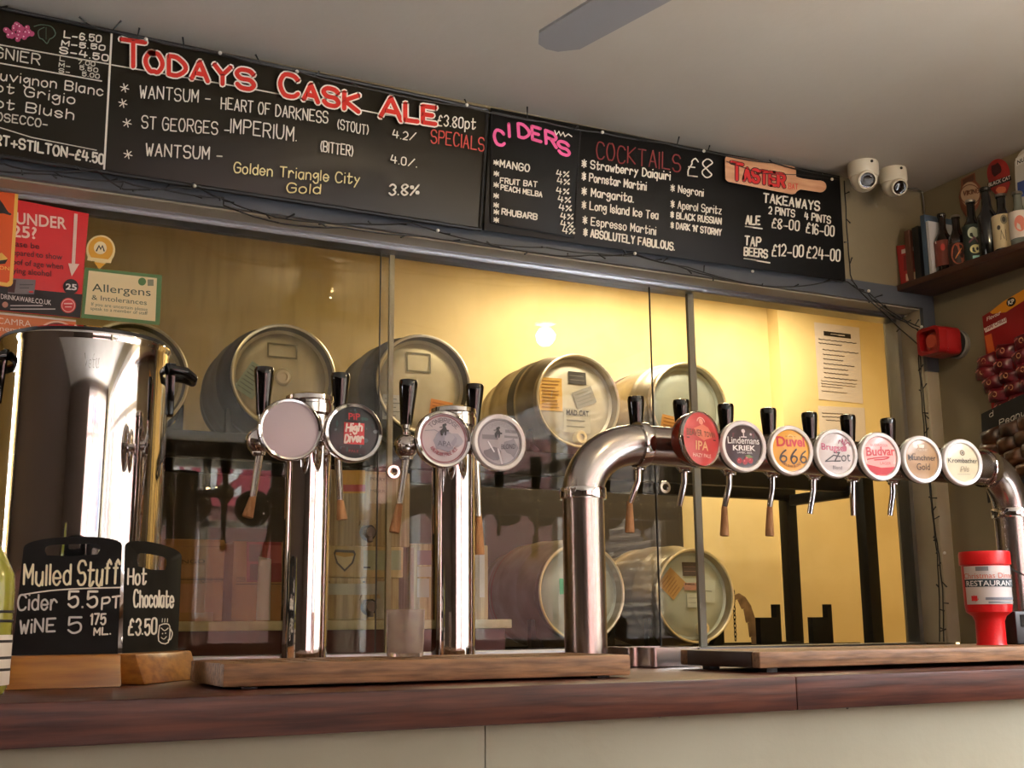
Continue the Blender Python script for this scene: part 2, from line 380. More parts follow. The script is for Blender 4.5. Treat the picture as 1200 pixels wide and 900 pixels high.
#@@STRUCTURE
# ------------------------------------------------------------------ the room
YW, YG, XR, YB = 2.50, 2.60, 2.63, 4.45         # wall face, glass, right wall, cellar back wall
ZCEIL, ZHEAD, ZGT, ZCT = ZC+1.276, ZC+0.905, ZC+0.891, ZC-0.085   # ceiling, opening head, glass top, counter top
ZGB = ZC-0.063; XJ = 2.577                      # glass bottom, jamb
XL, YF = -2.2, -3.1
def boxes(*bs):
    m = MB()
    for a, b in bs: m.box(a, b)
    return m
struct('floor', boxes(((XL-.1, YF-.1, -.05), (4.4, YB+.1, 0))), mat('dark_floorboards', (112, 98, 80), 0.4, c2=(90, 76, 60), scale=4, stretch=(1, 12, 1)))
struct('ceiling', boxes(((XL-.1, YF-.1, ZCEIL), (XR+.1, YW+.06, ZCEIL+.1))), CEIL)
struct('wall_back', boxes(((XL, YW, ZHEAD), (XR+.1, YW+.05, ZCEIL)), ((XL, YW+.05, ZHEAD), (XR+.1, YW+.16, ZCEIL)), ((XJ+.01, YW+.012, 0), (XR, YW+.16, ZHEAD)), ((XL, YW, 0), (XJ+.01, YW+.16, ZGB-.03)), ((XL, YW, ZGB-.03), (XL+.5, YW+.16, ZHEAD))), CREAM)
struct('wall_right', boxes(((XR, 1.2, 0), (XR+.1, YW, ZCEIL)), ((XR, YF, 0), (XR+.1, -2.6, ZCEIL)), ((XR, -2.6, 0), (XR+.1, 1.2, .92)), ((XR, -2.6, 2.32), (XR+.1, 1.2, ZCEIL))), CREAM)
struct('wall_left', boxes(((XL-.1, YF, 0), (XL, YW+.16, ZCEIL))), mat('umber_wall_paint', (58, 42, 30), 0.7))
struct('wall_front', boxes(((XL, YF-.1, 0), (.2, YF, ZCEIL)), ((2.45, YF-.1, 0), (XR+.1, YF, ZCEIL)), ((.2, YF-.1, 0), (2.45, YF, .82)), ((.2, YF-.1, 2.36), (2.45, YF, ZCEIL))), mat('umber_wall_paint', (112, 84, 58)))
# pub windows behind the camera: white frames with glazing bars
def pub_window(name, axis, a0, a1, z0, z1, pos, bars):
    m = MB(); L = [(a, a+.07) for a in [a0, a1-.07]] + [(b-.03, b+.03) for b in bars]
    for s, e in L: m.box(*(((s, pos, z0), (e, pos+.06, z1)) if axis == 'x' else ((pos, s, z0), (pos+.06, e, z1))))
    for s, e in ((z0, z0+.07), (z1-.07, z1), ((z0+z1)/2+.28, (z0+z1)/2+.33)): m.box(*(((a0, pos, s), (a1, pos+.06, e)) if axis == 'x' else ((pos, a0, s), (pos+.06, a1, e))))
    w = struct(name, m, mat('white_window_gloss', (222, 220, 214), 0.4)); return w
pub_window('window_2', 'x', .2, 2.45, .82, 2.36, YF-.08, (.95, 1.7))
pub_window('window_3', 'y', -2.6, 1.2, .92, 2.32, XR+.02, (-1.65, -.7, .25))
# what stands across the street, seen only in reflections
st = thing('street_facade', (3.0, -9.2, 0), 'red brick shop front across the street mirrored in the cellar glass', 'building')
put('brick_wall', boxes(((-6, -9.3, -.06), (8.2, -9.2, 3.7))), brick_mat('street_brick', (104, 58, 50), (84, 46, 40), (110, 100, 92)), st)
put('shop_fascia', boxes(((1.2, -9.2, 2.62), (3.7, -9.12, 3.3))), flat((124, 32, 40)), st)
m = MB(); typed(m, frame((3.35, -9.11, 2.74), (-1, 0, 0), (0, 0, 1)), 'SUP', (0, 0), (1.05, 0), .45, 0, (0, 1), .02); put('fascia_lettering', m, flat((230, 226, 220)), st, recalc=False)
put('facade_opening', boxes(((-2.6, -9.2, .4), (-1.2, -9.15, 2.0)), ((4.0, -9.2, .4), (5.0, -9.15, 2.0))), flat((40, 44, 50)), st)
sd = thing('side_facade', (8.2, -1, 0), 'pale brick house side beyond the right pub window, mirrored in glass', 'building')
put('brick_wall', boxes(((8.2, -16, -.06), (8.3, 6, 5.4))), brick_mat('side_brick', (118, 106, 86), (92, 76, 62), (70, 62, 54)), sd)
struct('ground', boxes(((-8, -9.2, -.12), (9.5, YF-.1, -.06)), ((XR+.1, YF-.1, -.12), (9.5, 4, -.06)), ((9.0, -16, -.12), (9.5, YF-.1, -.06)), ((-8, -16, -.12), (9.0, -9.2, -.06))), mat('street_paving', (190, 188, 184), 0.8))

fl = thing('window_fairy_lights', (1.5, -2.95, 1.9), 'lit fairy lights across the front window, mirrored as warm dots in the left pane', 'fairy lights')
FQ = []
for px, py in ((200.7, 566), (206, 565.3), (215.7, 576.7), (224, 571), (230, 570.7), (244.7, 572), (256.4, 571.6), (271, 575), (282.7, 584), (288, 583.7), (305, 588), (567, 575), (580, 557), (622, 556)):
    d = ray(px, py); tt = (2*2.6+2.95)/d.y; q = CAM+d*tt
    if q.x > 2.55: tt = (2*2.57)/d.x if d.x > 0 else tt; FQ.append(q if False else None); continue
    FQ.append(Vector((q.x, -2.95, q.z)))
FQ = [q for q in FQ if q]
put('cable', MB().tube(sorted([tuple(q+Vector((0, -.02, .015))) for q in FQ]), .002, 6), BLACKM, fl)
for k_, q in enumerate(FQ): put('lit_bulb', MB().ball(q, .012 if k_ % 3 else .017, 10), mat('warm_led_glow', (255, 220, 160), .4, emit=90), fl)

# cellar behind the glass
struct('wall_cellar_back', boxes(((-1.2, YB, 0), (3.66, YB+.1, 2.85)), ((3.58, YB-.08, 0), (5.0, YB, 2.85))), CELLAR)
struct('shade_panel_1', boxes(((-1.2, YB-.03, 0), (3.02, YB, 1.80))), mat('dark_brown_shade_tone', (50, 44, 36), .6, c2=(60, 52, 42), scale=3))  # dark panel added to stand in for the dimness behind the lower casks
struct('floor_cellar', boxes(((-1.2, YW+.17, 0), (4.35, YB-.09, .004))), mat('dark_cellar_concrete', (62, 56, 48), .8, c2=(48, 44, 38), scale=4))  # dark floor added over the slab to cut bounce light in the cellar
struct('wall_cellar_left', boxes(((-1.3, YW+.16, 0), (-1.2, YB, 2.85))), CELLAR)
struct('wall_cellar_right', boxes(((4.35, YW+.16, 0), (4.45, YB-.08, 2.85)), ((XR, YW+.16, 0), (4.45, YW+.2, 2.85)), ((-1.3, YW+.1, ZCEIL), (XR+.1, YW+.16, 2.85))), CELLAR)
struct('ceiling_cellar', boxes(((-1.3, YW+.1, 2.77), (4.5, YB, 2.85))), mat('cellar_ceiling_paint', (150, 136, 100), .8))

# window_1: frame, tracks and three sliding panes
w1 = bpy.data.objects.new('window_1', None); COL.objects.link(w1); w1.location = (1, YG, ZGB); BASE[w1] = Vector((1, YG, ZGB)); w1['kind'] = 'structure'
X0 = -1.0
m = MB()
for z0, z1, d in ((ZGT-.004, ZHEAD, 0), (ZGT+.004, ZHEAD, -.012), (ZGB-.016, ZGB, 0)): m.box((X0, YG-.03+d, z0), (XJ, YG+.03, z1), .0015, 1)
m.box((XJ-.022, YG-.028, ZGB), (XJ-.012, YG-.008, ZGT)); m.box((XJ-.010, YG-.02, ZGB), (XJ, YG+.03, ZGT))
put('sliding_track', m, ALU, w1)
put('window_frame', boxes(((X0, YW-.012, ZHEAD), (XR-.004, YW, ZHEAD+.055)), ((XJ+.002, YW-.012, ZHEAD-.19), (XR-.004, YW, ZHEAD))), BLUEGREY, w1)
put('window_lining', boxes(((X0, YW+.001, ZHEAD-.004), (XJ, YG-.03, ZHEAD)), ((XJ, YW+.001, ZGB), (XJ+.004, YG+.03, ZHEAD))), BEIGETRIM, w1)
m = MB(); m.box((XJ+.002, YW-.01, ZGB), (XR-.004, YW+.012, ZHEAD-.19), .003); put('window_jamb', m, BEIGETRIM, w1)
def pane(nm, x0, x1, y, material):
    return put(nm, boxes(((x0, y-.0015, ZGB), (x1, y+.0015, ZGT))), material, w1)
XA, XB, XCc, XD = PY(446, 297, YG).x, PY(460, 400, YG).x, PY(757, 337, YG).x, PY(810, 400, YG).x
pane('pane', X0, XB, YG+.012, PANE_DIRTY); pane('pane', XA, XD, YG-.002, PANE_MID); pane('pane', XCc, XJ-.01, YG-.016, PANE_CLEAR)
RAIL = mat('yellowed_plastic_strip', (176, 164, 124), 0.3)
put('pane_edge', boxes(((XB-.006, YG+.007, ZGB), (XB+.006, YG+.017, ZGT))), RAIL, w1)
put('pane_edge', boxes(((XD-.012, YG-.008, ZGB), (XD+.008, YG+.003, ZGT))), mat('grey_plastic_strip', (150, 146, 132), 0.3), w1)
put('pane_edge', boxes(((XA-.0012, YG-.004, ZGB), (XA+.0012, YG, ZGT))), flat((52, 50, 40)), w1)
put('pane_edge', boxes(((XCc-.0012, YG-.018, ZGB), (XCc+.0012, YG-.013, ZGT))), flat((30, 30, 28)), w1)
for px, py, yy in ((461, 553, YG-.004), (779, 571, YG-.018)):
    m = MB(); m.lathe([(.007, .001), (.0095, .004), (.0155, .004), (.017, .002), (.017, -.002)], PY(px, py, yy), (0, -1, 0), 24); put('finger_pull', m, CHROME, w1)

# ------------------------------------------------------------------ bar counter
bc = thing('bar_counter', (1.2, 1.5, 0), 'long bar counter with dark red-brown timber worktop over a cream panelled front', 'counter')
YCF, YCB = 1.515, 2.47
m = MB(); m.box((-1.6, YCF, ZCT-.052), (1.238, YCB, ZCT), .003, 2); m.box((1.2382, YCF, ZCT-.052), (XR-.003, YCB, ZCT), .003, 2)
put('worktop', m, MAHOG, bc)
PANELM = mat('cream_panel_paint', (146, 141, 121), 0.55, c2=(139, 132, 112), scale=3, bump=0.05, bscale=60)
sx = PY(568.5, 870, YCF+.03).x
m = MB(); m.box((-1.6, YCF+.03, 0), (sx-.0008, YCF+.06, ZCT-.052)); m.box((sx+.0008, YCF+.03, 0), (XR-.003, YCF+.06, ZCT-.052)); put('front_panel', m, PANELM, bc)
tag(put('push_pin', MB().lathe([(0, .009), (.004, .008), (.0035, .004), (.005, .002), (.005, 0), (.0008, 0), (.0008, -.002)], PY(773, 837, YCF+.03), (-.35, -1, .1), 16), mat('blue_pin_plastic', (24, 50, 120), .3)), 'small blue push pin stuck in the cream bar front', 'pin')
m = MB()
for px, py in ((207, 857), (243, 861), (993, 829)): m.lathe([(0, .001), (.0024, .001), (.003, 0)], PY(px, py, YCF+.03), (0, -1, 0), 10)
put('screw_hole', m, flat((60, 50, 40)), bc)

# ------------------------------------------------------------------ drip trays
def drip_tray(label, pxl, pxr_x, y0, y1, th, n, shaded_end):
    x0 = pxl
    t = thing('drip_tray', (x0, y0, ZCT), label, 'drip tray', 'slatted wooden drip trays on the counter')
    zt = ZC-.05; zb = zt-th; x1 = pxr_x
    m = MB(); m.box((x0, y0, zb), (x1, y0+.022, zt), .003); put('front_board', m, OAK, t)
    m = MB(); m.box((x0, y1-.022, zb), (x1, y1, zt), .003); put('back_board', m, OAK, t)
    for xa in (x0, x1-.02):
        m = MB(); m.box((xa, y0+.0225, zb), (xa+.02, y1-.0225, zt), .002); put('end_board', m, mat('shaded_oak_end', (52, 34, 26), .5) if shaded_end else OAK, t)  # one tray's end boards are coloured dark in place of their shade
    k = int((x1-x0-.05)/.036)
    for i in range(k):
        xx = x0+.024+i*(x1-x0-.048)/k
        m = MB(); m.box((xx+.003, y0+.0225, zt-.012), (xx+.027, y1-.0225, zt-.0005), .002, 1); put('slat', m, OAK, t)
    m = MB(); m.box((x0+.022, y0+.024, zb), (x1-.022, y1-.024, zb+.003)); put('drip_pan', m, mat('dark_steel_tray', (60, 58, 56), .4, 1.0), t)
    for fx in (x0+.03, x1-.05):
        for fy in (y0+.02, y1-.05):
            m = MB(); m.box((fx, fy, ZCT), (fx+.022, fy+.022, zb)); put('foot', m, BLACKM, t)
xl = PZ(262, 778, ZC-.05).x
drip_tray('long slatted oak drip tray below the two upright chrome beer towers', xl*1.0+.0, PZ(730, 767, ZC-.05).x, 1.63, 1.85, .031, 24, False)
drip_tray('slatted oak drip tray with its end boards coloured dark for shade below the arched beer tower', PZ(909, 764.5, ZC-.05).x, 2.36, 1.63, 1.865, .027, 20, True)
for (a, b), lb in (((690, 757), 'left'), ((764, 824), 'right')):
    pa, pb = PZ(a, 780, ZCT), PZ(b, 780, ZCT)
    t = thing('steel_pan', ((pa.x+pb.x)/2, 1.99, ZCT), 'shallow steel pan on the worktop beside the left leg of the arched tower' if lb == 'left' else 'shallow steel pan on the worktop next to the shade-coloured tray end', 'pan', 'shallow steel pans behind the trays')
    y0 = 1.985 if lb == 'left' else 1.94; x0 = pa.x*y0/pa.y; x1 = pb.x*y0/pb.y
    if lb == 'left': x0 = max(x0, 1.225)
    m = MB(); P = roundrect(x0, y0, x1, y0+.14, .014, 4)
    mp = frame((0, 0, ZCT), (1, 0, 0), (0, 1, 0)); inn = roundrect(x0+.004, y0+.004, x1-.004, y0+.136, .011, 4)
    m.holed(mp, P, inn, .002, .036); m.prism(mp, inn, .0021, .004); put('pan_wall', m, STEEL, t)
    m = MB(); m.holed(mp, roundrect(x0-.004, y0-.004, x1+.004, y0+.144, .016, 4), inn, .0362, .0375); put('pan_lip', m, STEEL, t)

# ------------------------------------------------------------------ beer towers
YT, YBD, YTP = 2.03, 1.92, 2.13
def tap(t, top, bot, ball, spout, brush=None, tower=None):
    top, bot, ball = Vector(top), Vector(bot), Vector(ball); ax = (top-bot).normalized(); L = (top-bot).length
    pr = [(0, 0), (.0115, .0), (.0125, L*.1), (.0152, L*.45), (.0182, L*.8), (.0188, L*.92), (.0172, L*.98), (.011, L*1.0), (0, L*1.003)]
    h = put('tap_handle', MB().lathe(pr, bot, ax, 22), BLACK, t)
    put('ferrule', MB().lathe([(.0, -.02), (.006, -.02), (.006, -.01), (.0088, -.008), (.0088, 0), (0, 0)], bot, ax, 18), CHROME, h)
    m = MB(); m.ball(ball, .0245, 20); m.tube([bot-ax*.015, ball+Vector((0, 0, .01))], .008, 12)
    if tower is not None: m.tube([ball, Vector(tower)], .0115, 14)
    m.lathe([(.013, 0), (.014, .004), (.011, .01), (.0075, .016)], Vector(ball)-Vector((0, 0, .026)), (0, 0, 1), 16)
    put('tap_valve', m, CHROME, t)
    s0, s1 = Vector(spout[0]), Vector(spout[1])
    s = put('spout', MB().tube([ball, s0, s0.lerp(s1, .5), s1], [.008, .0072, .0068, .0062], 12), CHROME, t)
    if brush:
        e = Vector(brush); d = (e-s1).normalized(); B = (e-s1).length
        put('spout_brush', MB().lathe([(0, -.004), (.0058, -.004), (.0068, B*.1), (.0102, B*.92), (.0098, B), (0, B)], s1, d, 18), BRUSH, s)
def badge(t, c, rot, D, rim, face, depth=.03, drawf=None, gap=.075, side=BLACKM, rimw=.19):
    a = math.radians(rot); N = Vector((-math.sin(a), -math.cos(a), 0)); U = Vector((math.cos(a), -math.sin(a), 0)); R = D/2
    b = put('badge', MB().lathe([(0, -depth-gap), (.009, -depth-gap), (.009, -depth), (R*.55, -depth), (R*.9, -depth*.75), (R*.985, -depth*.4), (R*.985, -.004), (R*.9, -.002), (0, -.002)], c, N, 40), side, t)
    ri = 1-rimw
    put('badge_rim', MB().lathe([(R*.98, -.0075), (R*1.0, -.002), (R*.985, .003), (R*.95, .0052), (R*(ri+.03), .004), (R*ri, .001), (R*ri, -.001)], c, N, 44), rim, b)
    put('badge_face', MB().lathe([(R*ri, .0), (R*ri*.7, .0022), (R*ri*.3, .003), (0, .0033)], c, N, 40), face, b)
    if drawf:
        q = R*ri
        def mp(u, v, n=0):
            rr = min(u*u+v*v, 1); return Vector(c)+U*(u*q)+Vector((0, 0, 1))*(v*q)+N*(.0003+n+.0034*(1-rr)*.98)
        p = Print(mp, up=(0, 1)); p.n = .0004; drawf(p); p.done(b, .35, .15)
GREYRIM = mat('white_badge_rim', (238, 236, 236), .2, coat=.5)
CHR_RIM = mat('bright_chrome_rim', (240, 238, 240), .08, 1.0)
def facem(n, c, **k): return mat('badge_'+n, c, .3, coat=.2, **k)
def blob(cx, cy, rx, ry, k=14, j=.18): return [(cx+rx*math.cos(2*PI*i/k)*random.uniform(1-j, 1+j), cy+ry*math.sin(2*PI*i/k)*random.uniform(1-j, 1+j)) for i in range(k)]
def d_pip(p):
    for i in range(26):
        a = random.uniform(0, 6.28); r = random.uniform(.5, .9); x, y = r*math.cos(a), r*math.sin(a)
        p.poly(blob(x, y, random.uniform(.04, .12), random.uniform(.05, .13), 8, .4), random.choice([(22, 66, 62), (60, 84, 88), (14, 40, 40), (96, 108, 112)]))
    p.rect(-.3, .42, .28, .86, (24, 14, 16)); p.type('PiP', (-.24, .5), (.24, .5), .28, (196, 44, 52), .02)
    p.rect(-.42, -.48, .42, .38, (206, 42, 46)); p.hand('High', (-.34, .02), (.3, .06), .3, .075, (246, 224, 214), slant=.15); p.hand('Diver', (-.38, -.42), (.36, -.36), .3, .075, (246, 224, 214), slant=.15)
    p.rect(-.5, -.86, .5, -.62, (30, 12, 14)); p.type('PALE', (-.2, -.8), (.2, -.8), .1, (150, 40, 44))
def horse(p, x, y, s, c):
    p.poly([(x-.26*s, y-.1*s), (x-.1*s, y+.12*s), (x+.02*s, y+.42*s), (x+.14*s, y+.46*s), (x+.2*s, y+.34*s), (x+.1*s, y+.26*s), (x+.2*s, y+.02*s), (x+.34*s, y+.02*s), (x+.32*s, y-.1*s), (x+.18*s, y-.08*s), (x+.12*s, y-.36*s), (x+.04*s, y-.36*s), (x+.02*s, y-.1*s), (x-.12*s, y-.38*s), (x-.2*s, y-.36*s)], c)
    p.disc(x-.02*s, y+.3*s, .1*s, c); p.line([(x-.06*s, y+.2*s), (x-.3*s, y+.16*s)], .05*s, c)
def d_ton(p):
    p.ring(0, 0, .95, .05, (150, 92, 100)); p.poly(blob(.02, -.1, .5, .42, 16, .2), (140, 138, 152)); p.poly(blob(.4, -.05, .42, .3, 12, .2), (158, 154, 166)); p.line([(-.8, .3), (-.4, .34), (-.1, .2)], .03, (140, 136, 148))
    horse(p, .0, .36, .62, (34, 34, 40)); p.arc('TONBRIDGE', (0, 0), .68, 142, 38, .17, .028, (110, 100, 112)); p.type('APA', (-.28, -.3), (.3, -.3), .22, (84, 82, 96)); p.rect(-.3, -.6, .3, -.57, (120, 116, 126)); p.arc('AMERICAN PALE ALE', (0, 0), .7, 214, 326, .13, .026, (150, 84, 94), flip=True)
def d_blo(p):
    p.ring(0, 0, .95, .04, (120, 116, 122))
    for a, b, c, d in ((-.8, .1, -.1, .3), (.25, .42, .8, .56), (.2, .2, .85, .3)): p.rect(a, b, c, d, (124, 120, 126))
    p.poly(blob(-.3, -.5, .4, .25, 12, .3), (112, 108, 116)); p.poly(blob(.5, -.2, .3, .4, 12, .3), (130, 126, 134))
    horse(p, -.1, .4, .6, (44, 44, 50)); p.arc('TONBRIDGE', (0, 0), .7, 140, 40, .16, .028, (150, 146, 152)); p.type('BLOND', (.05, -.3), (.72, -.24), .22, (44, 40, 56)); p.line([(-.1, -.3), (.1, -.9)], .08, (236, 234, 240)); p.line([(-.55, .0), (-.28, -.42)], .06, (236, 234, 240))
def d_red(p):
    p.poly(blob(.1, .25, .5, .3, 12, .2), (222, 120, 96)); p.disc(0, .68, .12, (232, 150, 130)); p.ring(0, .62, .22, .05, (240, 180, 170), a0=20, a1=160)
    p.type('BEAVER', (-.8, .1), (.02, .1), .26, (120, 72, 50), .02); p.type('TOWN', (.12, .1), (.8, .1), .22, (120, 72, 50), .02); p.rect(-.82, -.02, .82, .03, (90, 34, 30)); p.type('IPA', (-.36, -.44), (.34, -.44), .36, (226, 166, 120), .02); p.type('HAZY PALE', (-.5, -.72), (.5, -.72), .15, (250, 214, 200))
def d_kri(p):
    p.rect(-.6, .42, .6, .62, (96, 20, 40)); p.disc(0, .72, .1, (226, 214, 214)); p.rect(-.03, .42, .03, .7, (226, 214, 214)); p.rect(-.16, .4, .16, .46, (226, 214, 214)); p.disc(.4, .58, .06, (210, 190, 196))
    p.type('Lindemans', (-.86, .1), (.86, .12), .34, (244, 240, 240), .008); p.type('KRIEK', (-.62, -.22), (.62, -.2), .25, (246, 242, 242), .03); p.type('LAMBIC BEER', (-.4, -.36), (.42, -.36), .1, (226, 220, 220))
    for x, y in ((-.28, -.7), (.02, -.74), (.32, -.68), (.14, -.6)): p.disc(x, y, .14, (170, 34, 50)); p.disc(x-.04, y+.04, .035, (230, 120, 120))
    p.poly([(0, -.46), (.24, -.4), (.46, -.52), (.2, -.58)], (112, 140, 84))
def d_duv(p):
    p.type('Duvel', (-.78, .18), (.78, .22), .5, (198, 22, 26), .03); p.rect(-.3, .66, .3, .7, (190, 120, 30)); p.ring(0, .6, .16, .04, (230, 200, 120), a0=10, a1=170)
    for i, x in enumerate((-.6, -.02, .52)): p.line([(x+.28, .0+.06*(i == 1)), (x+.06, -.18), (x-.04, -.42), (x+.1, -.58-.06*(i == 1)), (x+.28, -.5), (x+.28, -.34), (x+.1, -.28), (x-.02, -.4)], .075, (24, 16, 10), 'lettering', True)
    p.arc('BELGIAN BLOND', (0, 0), .82, 232, 308, .1, .025, (150, 90, 10), flip=True)
def d_zot(p):
    p.type('Brugse', (-.82, .16), (.4, .1), .34, (186, 74, 110), .012); p.type('Zot', (-.2, -.42), (.78, -.36), .5, (50, 46, 52)); p.line([(-.66, -.42), (-.2, -.1), (.2, -.16)], .06, (50, 46, 52)); p.line([(-.66, -.42), (-.2, -.38)], .05, (50, 46, 52))
    for a in (20, 60, 100, 140): p.line([(.44, .4), (.44+.28*math.cos(math.radians(a)), .46+.3*math.sin(math.radians(a))), (.44+.4*math.cos(math.radians(a)), .36+.22*math.sin(math.radians(a)))], .05, (150, 50, 84), sm=True)
    p.poly(blob(.46, .26, .16, .16, 10, .2), (170, 80, 104)); p.type('Blond', (-.26, -.78), (.26, -.78), .18, (92, 86, 92))
def d_bud(p):
    p.rect(-.88, -.34, .88, .5, (236, 206, 198)); p.type('BUDWEISER', (-.56, .5), (.5, .5), .14, (196, 80, 80)); p.type('Budvar', (-.84, .0), (.9, .1), .46, (196, 30, 44), .02); p.line([(-.8, -.18), (-.2, -.08), (.5, -.02), (.2, -.14), (-.4, -.2)], .06, (196, 30, 44), sm=True); p.type('LAGER', (-.08, -.42), (.6, -.4), .14, (196, 90, 90), .01)
    p.poly([(-.86, -.42), (.0, -.58), (.86, -.5), (.66, -.74), (.3, -.94), (-.3, -.94), (-.66, -.74)], (190, 24, 44))
def d_mun(p):
    p.type('Munchner', (-.86, -.06), (.86, -.04), .3, (46, 32, 22), .004); p.disc(-.56, .26, .03, (46, 32, 22)); p.disc(-.46, .26, .03, (46, 32, 22)); p.type('Gold', (-.4, -.56), (.42, -.54), .36, (52, 36, 24)); p.poly([(-.2, .78), (.2, .78), (.14, .6), (-.14, .6)], (226, 206, 176)); p.type('Hacker', (-.3, .42), (.36, .44), .18, (210, 186, 150)); p.line([(-.8, -.1), (-.5, .14)], .03, (46, 32, 22))
def d_kro(p):
    p.ring(0, .5, .12, .06, (120, 96, 50)); p.disc(0, .5, .06, (80, 60, 30)); p.type('Krombacher', (-.9, -.04), (.92, -.02), .26, (56, 52, 44), .004); p.hand('Pils', (-.2, -.5), (.3, -.46), .26, .03, (150, 140, 120), slant=.2); p.line([(-.4, -.64), (.4, -.62)], .02, (160, 150, 130)); p.rect(-.5, .14, .5, .16, (200, 190, 160))
def tower(px, cx, top_px, label, data, base_y):
    c = PY(px, base_y, YT); zb = ZCT; top = PY(cx, top_px, YT)
    t = thing('beer_tower', (c.x, YT, zb), label, 'beer tower', 'upright chrome beer towers'); r = .0405; x = c.x; h = top.z-zb
    put('column', MB().lathe([(0, 0), (r+.012, 0), (r+.012, .006), (r+.004, .010), (r, .012), (r, h-.04), (0, h-.04)], (x, YT, zb), segs=48), CHROME, t)
    put('column_cap', MB().lathe([(r, h-.039), (r+.003, h-.036), (r+.003, h-.02), (r+.001, h-.018), (r+.001, h-.014), (r+.003, h-.012), (r+.002, h-.004), (r*.8, h), (0, h+.002)], (x, YT, zb), segs=48), CHROME, t)
    for d in data:
        tp = [PY(q[0], q[1], YTP) for q in d['tap']]
        tap(t, tp[0], tp[1], tp[2], (PY(*d['sp'][0], YTP), PY(*d['sp'][1], YTP-.01)), PY(*d['sp'][2], YTP-.012), (x, YT, tp[2].z))
        b = PY(*d['b'], YBD)
        badge(t, b, d.get('rot', 2), d['D']/FPX*((b-CAM).dot(_f)), d['rim'], d['face'], drawf=d['draw'], side=CHROME, rimw=d.get('rw', .18))
    return t
tower(356, 374, 464, 'upright chrome beer tower behind the urn side, carrying the blank lilac badge', [
    dict(tap=[(310, 430), (308, 486), (303, 517)], sp=[(304, 534), (296, 584), (290, 606)], b=(340, 503.5), D=75, rim=CHR_RIM, face=facem('lilac_blank', (190, 176, 182)), draw=None, rw=.14),
    dict(tap=[(399, 437), (398, 486), (397, 517)], sp=[(396, 540), (399, 588), (401, 609)], b=(414, 507), D=71, rim=CHR_RIM, face=facem('dark_green', (14, 22, 24)), draw=d_pip, rw=.17)], 740)
tower(531, 547, 479, 'upright chrome beer tower carrying two grey badges with a rearing horse', [
    dict(tap=[(479, 445), (476, 498), (476, 523)], sp=[(475, 543), (468, 592), (462, 624)], b=(519.5, 514.5), D=69, rim=CHR_RIM, face=facem('pale_lilac', (196, 184, 190)), draw=d_ton, rw=.16),
    dict(tap=[(556.5, 450), (555, 498), (554, 523)], sp=[(558, 543), (561, 606), (562, 650)], b=(585, 518.5), D=68, rim=GREYRIM, face=facem('smoke_grey', (166, 160, 166)), draw=d_blo, rw=.19)], 740)
# arched tower with seven taps
xa, xb = PY(684.5, 650, YT).x, PY(1189, 640, YT).x; zt = ZC+.357; rt = .0415; re = .125
t = thing('arched_beer_tower', (xa, YT, ZCT), 'arched satin steel beer tower on two legs carrying seven round badges', 'beer tower')
zc = PY(684, 579, YT).z; cx1 = PY(750, 520, YT).x; re = cx1-xa; re2 = xb-PY(1154.5, 548, YT).x; rz = zt-zc
def elbow(x, sgn): return [Vector((x+sgn*(re if sgn > 0 else re2)*(1-math.cos(i*PI/20)), YT, zc+rz*math.sin(i*PI/20))) for i in range(11)]
put('leg', MB().lathe([(0, 0), (rt+.014, 0), (rt+.014, .006), (rt, .012), (rt, zc-ZCT), (0, zc-ZCT)], (xa, YT, ZCT), segs=44), STEEL, t)
put('leg', MB().lathe([(0, 0), (rt+.014, 0), (rt+.014, .006), (rt, .012), (rt, zc-ZCT), (0, zc-ZCT)], (xb, YT, ZCT), segs=44), STEEL, t)
put('elbow', MB().tube(elbow(xa, 1), rt, 40), STEEL, t); put('elbow', MB().tube(elbow(xb, -1), rt, 40), STEEL, t)
put('tap_bar', MB().tube([(xa+re, YT, zt), (xb-re2, YT, zt)], rt-.0006, 40), STEEL, t)
def collar(o, ax): put('collar', MB().lathe([(rt, -.011), (rt+.0045, -.011), (rt+.0055, -.008), (rt+.0055, .008), (rt+.0045, .011), (rt, .011)], o, ax, 44), CHROME, t)
for x in (xa, xb): collar((x, YT, zc), (0, 0, 1))
for x in (xa+re, xb-re2): collar((x, YT, zt), (1, 0, 0))
taps = [(745, 464, 738, 624, 1), (798, 468, 796, 593, 0), (850, 473, 849, 628, 1), (900, 478, 902, 628, 1), (948, 483, 949, 602, 0), (993, 486, 1000, 604, 0), (1040, 490, 1043, 604, 0)]
for hx, hy, sx_, sy_, br in taps:
    top = PY(hx, hy, YTP); X = top.x; bot = Vector((X, YTP, zt+.025)); ball = Vector((X, YTP-.005, zt-.012)); se = PY(sx_, sy_-(34 if br else 0), YTP+.01); s0 = Vector((X, YTP, zt-.06))
    tap(t, top, bot, ball, (s0, se), PY(sx_, sy_, YTP+.008) if br else None, (X, YT+rt*.7, zt-.01))
bads = [(821, 514.5, -12, 67, CHR_RIM, facem('coral_red', (196, 62, 60)), d_red, .1), (871, 523, 5, 62, GREYRIM, facem('dark_cherry', (48, 12, 24)), d_kri, .2), (926.5, 528, 7, 60, GREYRIM, facem('amber_gold', (226, 160, 42)), d_duv, .19), (979.5, 531.5, 7, 58.5, GREYRIM, facem('pearl_grey', (206, 196, 194)), d_zot, .18), (1031, 535, 6, 58, GREYRIM, facem('shell_pink', (232, 170, 164)), d_bud, .2), (1080, 538.5, 6, 57, GREYRIM, facem('gold_brown', (166, 130, 90)), d_mun, .2), (1127.5, 542, 8, 56, GREYRIM, facem('cream_beige', (220, 212, 180)), d_kro, .2)]
